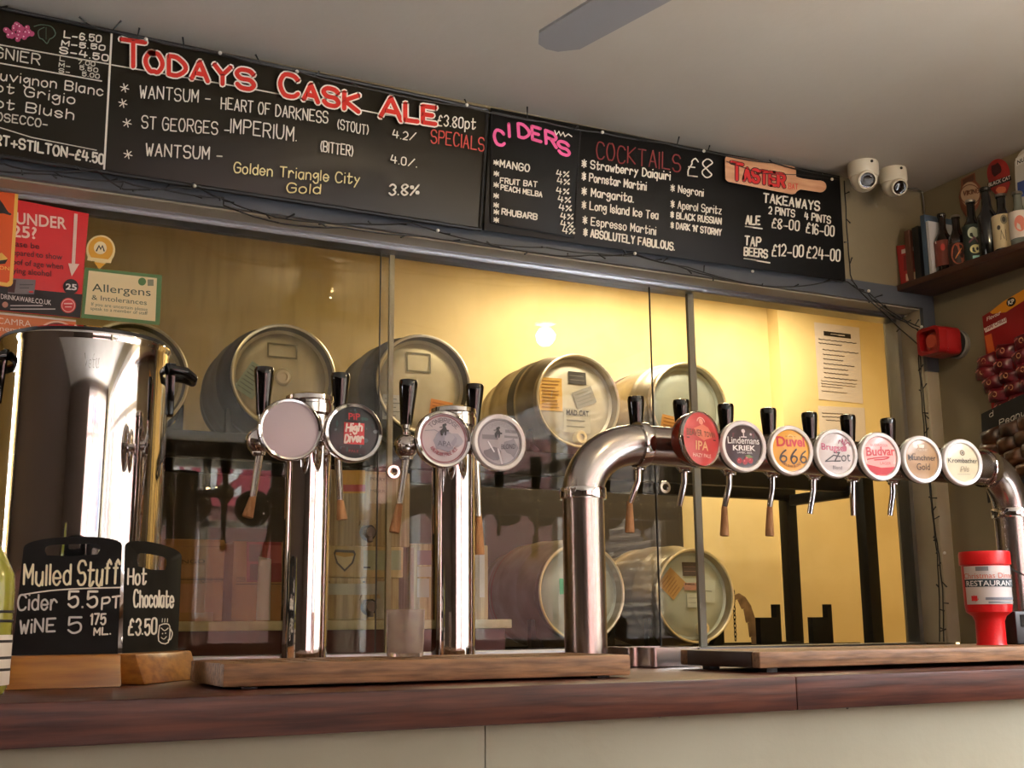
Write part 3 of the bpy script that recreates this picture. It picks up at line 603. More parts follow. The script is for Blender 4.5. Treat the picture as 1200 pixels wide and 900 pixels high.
for px, py, rot, D, rim, face, fn, rw in bads:
    b = PY(px, py, YBD); D = D/FPX*((b-CAM).dot(_f))
    badge(t, b, rot, D, rim, face, depth=.03 if rot > 0 else .042, drawf=fn, gap=.06, side=BLACKM if rot > 0 else mat('clear_red_plastic', (120, 36, 24), .15, coat=.6), rimw=rw)

# ------------------------------------------------------------------ urn
uc = Vector((.24, 2.235, ZCT)); ur = 101.5/FPX*((Vector((uc.x, uc.y-.15, ZC+.3))-CAM).dot(_f))*1.0
ux = PY(93, 560, uc.y); uc.x = ux.x
zt_u = PY(92, 404, uc.y).z
t = thing('hot_drinks_urn', uc, 'tall polished chrome hot drinks urn with black handles behind the mulled drinks chalkboard', 'urn')
H = zt_u-ZCT
put('urn_body', MB().lathe([(0, .05), (ur*.99, .05), (ur, .056), (ur, H-.02), (ur*1.0, H-.018), (ur*1.012, H-.014), (ur*1.012, H-.004), (ur*1.0, H)], uc, segs=72), CHROME, t)
put('urn_rim', MB().lathe([(ur*1.012, H-.0065), (ur*1.018, H-.0055), (ur*1.018, H-.001), (ur*1.008, H), (ur*.985, H)], uc, segs=72), BLACKM, t)
put('urn_lid', MB().lathe([(ur*.985, H-.002), (ur*.9, H+.006), (ur*.4, H+.014), (.02, H+.016), (.012, H+.03), (0, H+.032)], uc, segs=72), CHROME, t)
put('urn_base', MB().lathe([(0, 0), (ur*.96, 0), (ur*1.0, .012), (ur*1.0, .05), (0, .05)], uc, segs=60), mat('brown_base_plastic', (70, 46, 34), .35), t)
for sg in (1, -1):
    a = Vector((math.cos(.15)*sg, -math.sin(.15)*1, 0)); z = uc.z+H-.055; B = uc+a*ur; B.z = z; s = Vector((-a.y, a.x, 0))
    m = MB(); m.tube([B-s*.035+Vector((0, 0, .012)), B-s*.035+a*.028+Vector((0, 0, .008)), B-s*.02+a*.042, B+s*.02+a*.042, B+s*.035+a*.028+Vector((0, 0, .008)), B+s*.035+Vector((0, 0, .012))], .0085, 12)
    mp = frame(B, s, (0, 0, 1)); m.prism(mp, [(-.03, .025), (.03, .025), (.014, -.07), (-.014, -.07)], -.004*sg, .010*sg, .002)
    put('urn_handle', m, BLACK, t)
# embossed maker's script near the rim
Lg = MB(); cyl = lambda u, v, n=0: Vector((uc.x+(ur+n)*math.sin(u), uc.y-(ur+n)*math.cos(u), v))
hand(Lg, cyl, 'Vetu', (-.13, uc.z+H-.068), (.03, uc.z+H-.068), .02, .005, .0016, up=(0, 1), slant=.0); put('embossed_script', Lg, CHROME, t, recalc=False)
# urn tap low on the front
m = MB(); q = Vector((uc.x+.0, uc.y-ur, ZCT+.12)); m.tube([q, q+Vector((0, -.04, 0))], .012, 14); m.lathe([(.0, -.03), (.011, -.03), (.014, .0), (.014, .03), (0, .03)], q+Vector((0, -.045, 0)), (0, 0, 1), 16); m.box(q+Vector((-.006, -.075, .03)), q+Vector((.006, -.035, .04)), .002); put('urn_tap', m, BLACK, t)

# ------------------------------------------------------------------ chalkboard menus on wooden feet
def menu_board(label, mp, quad, hole, foot, draw, thick, footpts, gridcat='chalkboard'):
    t = thing('counter_chalkboard', mp(*foot[0], 0), label, 'chalkboard'); BL, BR, TR, TL = quad
    BASE[t] = Vector((t.location.x, t.location.y, ZCT)); t.location.z = ZCT
    q = lambda s, r: tuple((BL[a]*(1-s)+BR[a]*s)*(1-r)+(TL[a]*(1-s)+TR[a]*s)*r for a in (0, 1))
    out = [q(*p) for p in arcpts(.5, .91, .5, .09, 180, 0, 14)][::1]
    out = [q(s, r) for s, r in ([(0, .91)]+[(.5-.5*math.cos(PI*i/14), .9+.09*math.sin(PI*i/14)**.7) for i in range(1, 14)]+[(1, .91)])]+[q(1, 0), q(.5, 0), q(0, 0)]
    k = len(out); h0, h1, r0, r1 = hole; cx, cy = (h0+h1)/2, (r0+r1)/2
    hp = []
    for i in range(k):
        # walk round the slot in step with the outline
        if i <= 14: an = PI-PI*i/14
        else: an = {15: -PI*.2, 16: -PI/2, 17: -PI*.8}[i]
        c_, s_ = math.cos(an), math.sin(an); e = .45
        hp.append(q(cx+(h1-h0)/2*math.copysign(abs(c_)**e, c_), cy+(r1-r0)/2*math.copysign(abs(s_)**e, s_)))
    put('board_panel', MB().holed(mp, out, hp, 0, -thick), BOARD3, t)
    p = Print(mp); draw(p); p.done(t)
    m = MB(); mpf = footpts[0]; m.prism(mpf, footpts[1], footpts[2], footpts[3], .004); put('wooden_foot', m, PINE, t)
    return t
Y1 = 1.865; mpA = onY(Y1)
def d_mull(p):
    w = CHALKW
    p.hand('Mulled', (28, 685), (82, 685), 23, 2.6, (240, 232, 200)); p.hand('Stuff', (91, 686), (139, 684), 27, 2.8, (240, 232, 200), slant=.12); p.line([(26, 697), (60, 692), (100, 689.5), (141, 688.5)], 1.6, w, sm=True)
    p.hand('Cider', (21, 715), (66, 714), 17, 2.3, (206, 204, 200)); p.hand('5.5', (80, 711), (113, 711), 18, 2.7, w); p.hand('PT', (119, 714), (140, 711), 13, 2.3, w)
    p.hand('WiNE', (23, 742), (64, 740), 15, 2.4, (206, 204, 200)); p.hand('5', (80, 742), (94, 742), 18, 2.4, (206, 204, 200)); p.hand('175', (106, 732), (123, 731), 12, 2.2, w); p.hand('ML.', (110, 744), (129, 743), 8, 2, w)
fm = frame((0, 0, ZCT), (1, 0, 0), (0, 1, 0))
a0 = mpA(3, 790); a1 = mpA(141, 790)
menu_board('black chalkboard on a golden wooden foot reading Mulled Stuff, facing straight out', mpA, ((13, 775), (137.5, 773), (143.5, 626), (29, 629)), (.22, .78, .835, .93), ((70, 808),), d_mull, .006,
    (frame((0, 0, ZCT), (0, 1, 0), (0, 0, 1)), [(Y1-.05, 0), (Y1+.035, 0), (Y1+.022, .046), (Y1-.028, .046), (Y1-.033, .03)], a0.x, a1.x-.004))
B0 = PZ(150, 803, ZCT); B1 = Vector((.405, 2.045, ZCT)); B0 = Vector((.2775, 1.875, ZCT)); dB = (B1-B0).normalized(); NB = Vector((dB.y, -dB.x, 0)); mpB = onplane(B0+Vector((-NB.x*.012, -NB.y*.012, 0)), NB)
def d_choc(p):
    w = CHALKW
    p.hand('Hot', (150, 685), (171, 685), 18, 2.2, w); p.hand('Chocolate', (157, 711), (203, 711), 19, 2.2, w); p.hand('\u00a33.50', (151, 744), (183, 743), 18, 2.3, w)
    p.line([(187, 733), (186, 751), (197, 753), (199, 734), (193, 731), (187, 733)], 1.3, w, sm=True); p.line([(199, 736), (202, 742), (200, 749), (197, 750)], 1.2, w, sm=True); p.line([(189, 736), (193, 739), (197, 736)], 1.2, w, sm=True); p.line([(189, 747), (192, 749), (195, 746)], 1.0, w, sm=True)
    for x in (190, 193, 196): p.line([(x, 729), (x+.4, 725)], .9, w)
    p.disc(190.5, 742.5, .8, w); p.disc(194, 742, .8, w)
s0 = 0.0; LB = (B1-B0).length
fB = frame(B0, (0, 0, 1), -NB)
menu_board('black chalkboard on a wooden foot reading Hot Chocolate, angled towards the trays', mpB, ((143, 772), (208, 769), (213.5, 641), (146.5, 628)), (.22, .74, .755, .885), ((180, 800),), d_choc, .006,
    (frame(B0, -NB, (0, 0, 1)), [(-.03, 0), (.045, 0), (.032, .046), (-.012, .046), (-.018, .03)], 0, LB-.025))

# bottle at the frame edge
bo = PZ(-6, 806, ZCT); bo = Vector((PY(-19, 720, 1.72).x, 1.72, ZCT))
t = thing('cordial_bottle', bo, 'clear bottle of yellow-green cordial with a white label, cut off at the left frame edge', 'bottle')
put('bottle_glass', MB().lathe([(0, 0), (.030, 0), (.035, .008), (.0365, .13), (.034, .155), (.022, .180), (.012, .195), (.011, .23), (0, .23)], bo, segs=32), mat('yellow_green_cordial', (150, 150, 60), .15, coat=.6), t)
put('bottle_label', MB().lathe([(.0368, .012), (.0372, .013), (.0372, .075), (.0370, .076)], bo, segs=32), flat((222, 216, 206)), t)
m = MB()
for z in (.03, .045, .066, .092, .104): m.lathe([(.0372, z), (.0376, z+.0005), (.0376, z+.003), (.0372, z+.0035)], bo, segs=32)
put('label_print', m, flat((40, 36, 36)), t)

# tumbler
tc_ = PZ(475, 767.5, ZC-.05); g = Vector((PY(475, 740, 1.80).x, 1.80, ZC-.05)); rg = 23/FPX*((g-CAM).dot(_f))
hg = PY(475, 714, 1.80-rg).z-g.z
GLS = mat('cloudy_ribbed_plastic', (225, 214, 208), .2, c2=(240, 232, 226), scale=40); _b = GLS.node_tree.nodes['Principled BSDF']; _b.inputs['Transmission Weight'].default_value = .85
tag(put('plastic_tumbler', MB().lathe([(0, .001), (rg*.92, .0), (rg*.93, .002), (rg, hg), (rg*.96, hg), (rg*.89, .006), (0, .006)], g, segs=40), GLS), 'small cloudy plastic tumbler on the oak tray left of the second chrome tower', 'tumbler')

# collection tin
ct = Vector((PY(1157.5, 700, 1.75).x, 1.75, ZC-.05)); k = (ct-CAM).dot(_f)/FPX
def zz(y): return PY(1157, y, 1.72).z-ct.z
t = thing('collection_tin', ct, 'red plastic charity collection tin with white label on the right oak tray', 'collection tin')
R1 = 26.5*k; R0 = 16.5*k; RT = 29*k
put('tin_grip', MB().lathe([(0, 0), (R0*1.05, 0), (R0, .004), (R0*1.0, zz(728)), (R0*1.15, zz(722)), (R1*.96, zz(717)), (R1*.99, zz(712)), (0, zz(712))], ct, segs=40), REDP, t)
put('tin_body', MB().lathe([(R1*.99, zz(712)), (R1, zz(710)), (R1*1.02, zz(661)), (0, zz(661))], ct, segs=48), REDP, t)
put('tin_lid', MB().lathe([(R1, zz(662)), (RT, zz(661)), (RT, zz(648)), (RT*.97, zz(645.5)), (0, zz(645))], ct, segs=48), REDP, t)
lab = MB(); N_ = 40; A0, A1 = -1.25, 1.25
tw = math.atan2(ct.x, ct.y)                                     # the label faces the room, turned to the camera side
def tin(u, v, n=0): rr = R1*(1.02-.02*(zz(661)-v)/(zz(661)-zz(710)))+.0008+n; a = u-.62; return Vector((ct.x+rr*math.sin(a), ct.y-rr*math.cos(a), ct.z+v))
for i in range(N_):
    u, v = A0+(A1-A0)*i/N_, A0+(A1-A0)*(i+1)/N_
    lab.poly([tin(u, zz(708)), tin(v, zz(708)), tin(v, zz(663)), tin(u, zz(663))])
lab = put('tin_label', lab, mat('crinkled_white_label', (206, 200, 198), .3, coat=.5), t, recalc=False)
p = Print(tin, up=(0, 1))
def band(a, b, v0, v1, c, n=14):
    for i in range(n): p.rect(a+(b-a)*i/n, v0, a+(b-a)*(i+1)/n, v1, c)
band(A0, A1, zz(687.5), zz(678.5), (44, 58, 66)); p.type('RESTAURANT', (-1.1, zz(686.5)), (1.1, zz(686.5)), zz(680)-zz(686.5), (226, 226, 226), .01); p.type('Christmas Dinner', (-1.2, zz(677.5)), (1.2, zz(677.5)), zz(671)-zz(677.5), (196, 106, 84), .005)
band(-.6, -.1, zz(669), zz(664), (120, 120, 124), 5); band(-.3, 1.0, zz(703), zz(700), (120, 124, 134)); band(-.2, .9, zz(707), zz(705), (130, 134, 140)); p.line([(-.75, zz(697)), (-.55, zz(702)), (-.7, zz(705))], .0012, (196, 30, 36)); band(-.85, -.6, zz(704), zz(698), (196, 30, 36), 4)
p.done(lab)
put('tin_cord', MB().tube([ct+Vector((RT*.9, -.01, zz(660))), ct+Vector((.06, -.02, zz(668))), ct+Vector((.13, -.03, zz(684)))], .0016, 6), BLACKM, t)
# black box at the right frame edge
q = PY(1189, 736, 1.75); bx = Vector((q.x, 1.74, ZC-.05)); kk = (q-CAM).dot(_f)/FPX
t = thing('card_reader_box', (bx.x+.04, 1.77, ZC-.05), 'small dark grey box with a screen at the right frame edge, behind the red tin', 'box')
m = MB(); m.box((bx.x, 1.745, ZC-.05), (bx.x+.09, 1.80, ZC-.05+38*kk), .004); put('box_body', m, mat('dark_grey_plastic', (44, 44, 46), .4), t)
put('box_screen', boxes(((bx.x+.012, 1.7435, ZC-.05+20*kk), (bx.x+.078, 1.7455, ZC-.05+34*kk))), flat((20, 20, 22), .2), t)

# ------------------------------------------------------------------ chalkboards over the window
YBF = 2.462
def wallboard(label, quad, thick, material, y, edge=None, nm='chalkboard'):
    mp = onY(y); pts = [mp(*q) for q in quad]; c = sum(pts, Vector())/len(pts)
    t = thing(nm, (c.x, y, min(p.z for p in pts)), label, 'chalkboard')
    m = MB(); m.prism(mp, quad, 0, -thick, .0015); put('board_panel', m, material, t)
    if edge:
        m = MB()
        for a, b in zip(pts, pts[1:]+pts[:1]):
            m.tube([a, b], edge, 8)
        put('board_edge', m, BLACKM, t)
    return t, Print(mp)
w = CHALKW
t, p = wallboard('long blackboard over the window with wine prices and the big red ale heading', [(-70, -5), (571, 129), (562.5, 269), (-70, 172)], .028, BOARD, YBF, .005)
wd, ww = (214, 210, 196), w
p.line([(131, 37), (127, 110), (122, 198)], 2.4, w, 'chalk_rule'); p.line([(-60, 41), (0, 52.5), (127, 75)], 1.5, wd, 'chalk_rule'); p.line([(-60, 62), (0, 74), (119, 95)], 1.5, wd, 'chalk_rule'); p.line([(-40, 137), (37, 161), (113, 176)], 1.2, wd, 'chalk_rule'); p.line([(131, 76), (300, 105), (510, 146)], 1.5, w, 'chalk_rule')
for i in range(34):
    a = random.uniform(0, 6.28); r = math.sqrt(random.random()); gx, gy = 21+16*r*math.cos(a)+3*r*math.sin(a), 37+9.5*r*math.sin(a)
    p.disc(gx, gy, 3.2, (170, 66, 104), 'grape_drawing', k=12); p.disc(gx-.9, gy-.9, .9, (236, 200, 210), 'grape_drawing', k=8)
p.line([(40, 31), (48, 29), (60, 31), (65, 39), (62, 44), (58, 46), (55, 51), (50, 46), (46, 44), (45, 36), (52, 32)], .9, (84, 108, 92), 'leaf_drawing', True); p.line([(54, 32), (54, 46)], .6, (84, 108, 92), 'leaf_drawing')
for tx, a, b, h, wt, c in (
    ('L-6.50', (75, 44), (118, 49.5), 7.6, 1.6, w), ('M-5.50', (72, 53), (122.5, 58.8), 5.6, 1.6, w), ('S-4.50', (70, 62), (126, 71.5), 7, 1.7, w), ('L   7.00', (70, 71), (111, 77.5), 4.6, 1.1, wd), ('M-  5.50', (69, 78), (114, 84.5), 4.6, 1.1, wd), ('S-   5.00', (69, 84.5), (116, 91.8), 4.6, 1.1, wd),
    ('VIOGNIER', (-36, 61), (46, 76), 12, 1.6, wd), ('Sauvignon Blanc', (-22, 90), (120, 112), 10.5, 1.6, ww), ('Pinot Grigio', (-38, 101), (87, 122), 10.5, 1.6, ww), ('Pinot Blush', (-40, 120), (86, 140), 11, 1.6, ww), ('PROSECCO-', (-22, 138.5), (55, 149.5), 9, 1.6, wd), ('PORT+STILTON-\u00a34.50', (-24, 165), (121, 192), 11, 2.3, ww),
    ('WANTSUM -', (164, 114), (246, 121), 14, 1.5, w), ('HEART OF DARKNESS', (259, 127), (384, 144.5), 13, 1.5, w), ('(STOUT)', (396, 151), (431, 158), 11, 1.3, w), ('4.2/', (460, 161), (487, 165), 9, 1.4, w),
    ('ST GEORGES -', (166, 150), (268, 158), 14, 1.5, w), ('IMPERIUM.', (270, 155), (347, 165), 16, 1.6, w), ('(BITTER)', (376, 177), (413, 183), 12, 1.4, w), ('4.0/.', (458, 190.5), (488, 196), 9, 1.4, w),
    ('WANTSUM -', (171, 182), (260, 188), 14, 1.7, w), ('Golden Triangle City', (274, 202), (421, 216), 11.5, 1.6, (240, 228, 170)), ('Gold', (336, 225), (375, 227), 10.5, 1.6, (240, 224, 160)), ('3.8%', (456, 228), (490, 229), 12, 2.1, w), ('\u00a33.80pt', (513, 147), (557, 151), 12, 1.5, w), ('SPECIALS', (505, 166.5), (567, 176.5), 15, 1.4, (190, 74, 66))):
    p.hand(tx, a, b, h, wt, c)
for x, y in ((146, 103), (144, 121), (149, 144), (150, 181)):
    for k in range(3): a = k*PI/3+.3; p.line([(x-5*math.cos(a), y-5*math.sin(a)), (x+5*math.cos(a), y+5*math.sin(a))], 1.2, w, 'chalk_star')
for tx, a, b, h in (('T', (142, 76), (170, 80), 30), ('ODAYS', (171, 82), (297, 105), 21), ('C', (329, 110), (349, 114), 24), ('ASK', (356, 116), (420, 131), 19), ('A', (446, 136), (470, 141), 24), ('LE', (475, 140.5), (510, 145.5), 19)):
    hk = 0 if a[0] < 300 else 1 if a[0] < 430 else 2
    st = random.getstate(); p.hand(tx, a, b, h, 8.6, (246, 236, 226), 'heading_outline', key=hk, slant=0, jit=.03); random.setstate(st); p.hand(tx, a, b, h, 5.2, (206, 44, 30), 'heading', key=hk, slant=0, jit=.03)
p.done(t, .8)

t, p = wallboard('blackboard over the right half of the window listing cocktails and takeaway prices', [(574.5, 126), (984, 206), (991, 330), (567, 270)], .03, BOARD2, YBF, None)
dr = (122, 44, 42)
p.hand('COCKTAILS', (699, 185.5), (797, 201), 19, 1.5, dr, slant=.03); p.hand('\u00a38', (806, 205), (834, 208), 21, 1.5, w)
for tx, a, b, h, wt in (('* Strawberry Daiquiri', (682, 196), (785, 211), 9, 1.5), ('* Pornstar Martini', (682, 211), (757, 223), 9, 1.5), ('* Margarita.', (682, 228), (742, 237), 9, 1.5), ('* Long Island Ice Tea', (682, 244), (771, 257), 9, 1.4), ('* Espresso Martini', (683, 262), (768, 275), 9, 1.3), ('* ABSOLUTELY FABULOUS.', (684, 276), (790, 293), 8.5, 1.7),
    ('* Negroni', (786, 224), (824, 230), 8, 1.2), ('* Aperol Spritz', (786, 243), (845, 251), 8.5, 1.2), ('* BLACK RUSSIAN', (786, 255), (845, 263), 7, 1.4), ("* DARK 'N' STORMY", (786, 267), (845, 276), 7, 1.4),
    ('TAKEAWAYS', (895, 236.5), (960, 247), 10, 1.9), ('2 PINTS', (901, 250), (931, 254), 8, 1.5), ('4 PINTS', (943, 256.5), (973, 262), 8, 1.5), ('ALE', (874, 262.5), (890, 263), 9.5, 2.1), ('\u00a38-00', (905, 266.5), (936, 270), 11, 1.6), ('\u00a316-00', (945, 272.5), (977, 277), 11.5, 1.6), ('TAP', (873, 287), (891, 288.5), 10, 1.9), ('BEERS', (872, 299), (899, 302), 9, 1.9), ('\u00a312-00', (905, 299.5), (941, 301), 13, 1.7), ('\u00a324-00', (946, 302), (984, 305.5), 13, 1.7)):
    p.hand(tx, a, b, h, wt, w)
p.line([(873.5, 265.5), (893, 268)], 1.6, w, 'chalk_rule'); p.line([(872, 303), (902, 308)], 1.6, w, 'chalk_rule')
p.done(t, .8)

mpc = onY(YBF-.005)
t = thing('chalkboard', mpc(624, 261, 0), 'small black cider board with pink lettering fixed over the left end of the cocktail board', 'chalkboard')
m = MB(); m.prism(mpc, [(577, 131.5), (680, 152), (681, 155), (673, 277), (670, 279), (578, 262.5), (575, 260), (574.5, 134)], 0, -.0045, .001); put('board_panel', m, mat('soft_black_board', (11, 11, 11), .5, spec=.25), t)
m = MB(); m.tube([mpc(576, 131), mpc(680, 152), mpc(672, 278), mpc(575, 261), mpc(576, 131)], .0018, 6); put('board_edge', m, BLACKM, t)
p = Print(mpc)
pk = (226, 92, 150)
for ch, a, b, h in (('C', (580, 168), (591, 171), 16), ('I', (597, 160), (600, 163), 14), ('D', (608, 160), (620, 163), 15), ('E', (624, 163), (634, 166), 15), ('R', (640, 168), (652, 173), 15), ('S', (655, 179), (667, 183), 14)): p.hand(ch, a, b, h, 3.6, pk, 'heading', key=ch, slant=-.05, jit=.04)
p.line([(650, 153), (652, 158), (655, 154), (657, 159), (660, 155), (662, 160), (666, 157), (670, 160)], 1.3, w)
for tx, a, b, h, wt in (('MANGO', (586, 195.5), (620, 201), 8, 1.5), ('FRUIT BAT', (586, 214.5), (629, 219), 6, 1.3), ('PEACH MELBA', (587, 222), (635, 231), 5.6, 1.3), ('RHUBARB', (588, 251), (629, 257.5), 6.5, 1.5)): p.hand(tx, a, b, h, wt, w)
for x, y in ((652, 206), (653, 215), (652, 226), (654, 236), (655, 246), (657, 256), (657, 265), (659, 273)): p.hand('4%', (x, y), (x+14, y+2), 7, 1.3, w)
for y in (190, 203, 216, 229, 240, 248, 257): p.hand('*', (578.5, y+3), (584, y+4), 6, 1.2, w, 'chalk_star')
p.done(t, .8)

# taster bat
mpp = onY(YBF-.0135)
t = thing('taster_bat', mpp(890, 222, 0), 'pale wooden bat lettered TASTER in red, fixed over the takeaway prices', 'wooden bat')
out = [(852, 182), (930, 195), (933, 198), (933, 207), (940, 209), (958, 211.5)]+arcpts(961, 218.5, 7.5, 7, -80, 90, 8)+[(938, 222), (934, 224), (932, 227), (928, 228), (853, 213), (850, 210), (849.5, 186)]
WOODB = mat('pale_bat_wood', (206, 158, 120), .55, c2=(186, 132, 96), scale=5, stretch=(2, 14, 14))
m = MB(); m.prism(mpp, out, 0, -.012, .002); put('bat_body', m, WOODB, t)
p = Print(mpp)
for col, wt, nm in (((60, 14, 14), 5.4, 'lettering_outline'), ((196, 34, 34), 3.4, 'lettering')):
    st = random.getstate(); p.hand('T', (857, 209), (870, 212), 19, wt, col, nm, slant=0, jit=.03); p.hand('ASTER', (872, 211), (919, 219), 14, wt, col, nm, slant=0, jit=.03); random.setstate(st)
p.hand('BAT', (924, 221), (935, 222), 6, 1.1, (206, 84, 60), slant=0); p.line([(851, 189), (890, 203), (940, 205), (984, 211)], .9, (30, 26, 24), 'pencil_line')
p.done(t)

# ------------------------------------------------------------------ fairy lights
WIRE = mat('black_cable', (14, 14, 14), .5); BULB = mat('clear_led', (226, 226, 220), .15, coat=.5)
def fairy(label, path, y, bulbs, leads=14, lead=.022, up=0, sub=4):
    pts = [PY(a, b, y) if len((a, b)) == 2 else None for a, b in path]
    P2 = []
    for i in range(len(pts)-1):
        for k in range(sub):
            f = k/sub; q = pts[i].lerp(pts[i+1], f); q = q+Vector((0, random.uniform(-.003, 0), -.004*math.sin(PI*f))); P2.append(q)
    P2.append(pts[-1])
    t = thing('fairy_light_string', P2[0], label, 'fairy lights', 'unlit fairy light strings round the window')
    m = MB(); m.tube(P2, .0019, 6)
    for i in range(leads):
        q = P2[int((i+.5)*len(P2)/leads) % len(P2)]; d = Vector((random.uniform(-.8, .8), -.25, random.uniform(-.6, .6)+up)).normalized()*lead*random.uniform(.6, 1.1)
        m.tube([q, q+d*.6, q+d], [.0014, .0017, .0022], 5)
    put('cable', m, WIRE, t)
    for a, b in bulbs:
        q = PY(a, b, y-.006); put('led_bulb', MB().ball(q, .0046, 10), BULB, t)
    return t
fairy('black fairy light cable along the top edge of the chalkboards', [(-40, 1), (104, 29), (131, 37), (171, 46), (259, 63), (350, 84), (420, 102), (548, 126), (640, 144), (706, 156), (780, 168), (829, 178), (905, 191), (984, 208)], 2.444, [(171, 46), (258, 62), (348, 84), (547, 123), (706, 155), (825, 177), (975, 210)], 16, .03, .5)
fairy('black fairy light cable looped under the long blackboard along the top of the window frame', [(-40, 186), (5, 192), (45, 200), (113, 199), (145, 222), (210, 219), (232, 219), (268, 236), (300, 247), (345, 258), (420, 262), (482, 261), (555, 282), (640, 298), (690, 299), (742, 297), (790, 310), (850, 327)], 2.45, [(228, 218), (513, 270), (744, 297)], 26, .022)
fairy('black fairy light cable sagging below the first along the window head', [(-40, 196), (60, 204), (145, 213), (190, 222), (262, 232), (262, 241), (330, 262), (400, 267), (500, 277), (560, 284), (640, 290), (700, 297), (745, 299), (805, 313), (880, 333), (930, 336), (975, 328), (992, 330), (1016, 344), (1040, 366), (1062, 378), (1076, 386)], 2.453, [(882, 318), (1018, 341)], 26, .022)
fairy('black fairy light cable hanging down the beige window jamb on the right', [(1016, 341), (1048, 368), (1080, 384), (1076, 420), (1080, 470), (1084, 520), (1090, 570), (1095, 620), (1100, 650), (1104, 690), (1106, 752)], 2.468, [(1080, 383), (1107, 648)], 20, .022)
fairy('second black fairy light strand down the right jamb, turning off the chalkboard corner', [(989, 212), (992, 270), (996, 322), (1005, 338), (1030, 362), (1077, 405), (1079, 440), (1085, 500), (1088, 560), (1092, 600), (1098, 650), (1100, 700), (1101, 752)], 2.472, [], 22, .022)

# ------------------------------------------------------------------ ceiling: cameras, fan, spots
def cctv(px, py, look, label, s):
    o = PY(px, py, 2.40); o.z = ZCEIL; o = Vector((o.x, 2.395, ZCEIL))
    t = thing('dome_camera', o, label, 'security camera', 'white dome security cameras under the ceiling')
    put('camera_base', MB().lathe([(0, 0), (s*1.02, 0), (s*1.05, -.006), (s*1.05, -.034), (s*1.0, -.040), (s*.96, -.042), (0, -.042)], o, segs=36), CREAMP, t)
    d = Vector(look).normalized(); c = o+Vector((0, 0, -.046)); m = MB(); m.ball(c, s*.93, 30); m.lathe([(s*.62, s*.45), (s*.66, s*.9), (s*.62, s*1.06), (s*.52, s*1.06)], c, d, 30)
    b = put('camera_ball', m, CREAMP, t)
    put('camera_lens', MB().lathe([(s*.53, s*1.0), (s*.53, s*1.05), (s*.42, s*1.02), (s*.30, s*1.03), (0, s*1.06)], c, d, 30), mat('dark_lens', (26, 20, 20), .1, coat=.8), b)
    put('camera_screw', MB().lathe([(0, 0), (.004, 0), (.004, .003), (0, .003)], o+Vector((-s*.2, -s*1.05, -.01)), (0, -1, 0), 10), BLACKM, t)
x1 = PY(1011, 212, 2.395).x; x2 = PY(1046, 215, 2.395).x
cctv(1011, 212, (-.42, -.75, -.42), 'white dome camera nearest the chalkboard corner', .041); cctv(1046, 215, (-.25, -.8, -.5), 'white dome camera nearest the side wall shelf', .037)
cab = [PY(1064, 221, 2.46), PY(1075, 221, 2.48), PY(1080, 224, 2.49), PY(1082, 235, 2.492), PY(1083, 250, 2.492)]
tag(put('camera_cable', MB().tube(cab, .003, 8), mat('grey_cable', (92, 86, 76), .5)), 'thin grey cable from the cameras down the wall corner', 'cable')
fz = ZC+1.10; fa = PZ(640, 56, fz); fb = PZ(744, -4, fz); dv = (fb-fa).normalized(); hub = fa+dv*.62
t = thing('ceiling_fan', (hub.x, hub.y, ZCEIL-.2), 'grey ceiling fan blade tip entering the picture at the top', 'ceiling fan')
FAN = mat('grey_fan_blade', (150, 148, 148), .5)
side = Vector((-dv.y, dv.x, 0))
for k in range(3):
    a = k*PI*2/3; d = Vector((dv.x*math.cos(a)-dv.y*math.sin(a), dv.x*math.sin(a)+dv.y*math.cos(a), 0)); e = Vector((-d.y, d.x, 0))
    mp = frame((hub.x, hub.y, fz), d, e); L = .62
    m = MB(); m.prism(mp, [(-L, .0), (-L+.006, .025), (-L+.04, .052), (-.12, .062), (-.10, .05), (-.10, -.05), (-.12, -.062), (-L+.04, -.052), (-L+.006, -.025)], -.003, .003); put('fan_blade', m, FAN, t)
m = MB(); m.lathe([(0, -.05), (.07, -.05), (.10, -.03), (.10, .03), (.06, .05), (.012, .055), (.012, ZCEIL-fz-.03), (.05, ZCEIL-fz-.02), (.05, ZCEIL-fz), (0, ZCEIL-fz)], (hub.x, hub.y, fz)); put('fan_motor', m, FAN, t)
def spot(x, y, label, pw):
    o = Vector((x, y, ZCEIL)); t = thing('ceiling_spotlight', (x, y, ZCEIL-.06), label, 'spotlight', 'warm ceiling spotlights')
    put('lamp_housing', MB().lathe([(0, 0), (.045, 0), (.045, -.045), (.040, -.05), (.036, -.04), (0, -.03)], o), CHROME, t)
    put('lamp_glass', MB().lathe([(0, -.052), (.035, -.050), (.045, -.046)], o), mat('lit_lamp_glass', (255, 214, 140), .4, emit=60), t)
    l = light('lamp_light', 'POINT', (x, y, ZCEIL-.10), pw, (1, .78, .48), .04); l.parent = t; l.location = Vector((x, y, ZCEIL-.10))-BASE[t]
spot(1.24, 1.10, 'ceiling spotlight over the bar whose glow shows in the left pane', SPOT)
spot(2.24, .96, 'ceiling spotlight near the side wall whose small glint shows in the middle pane', SPOT*.5)

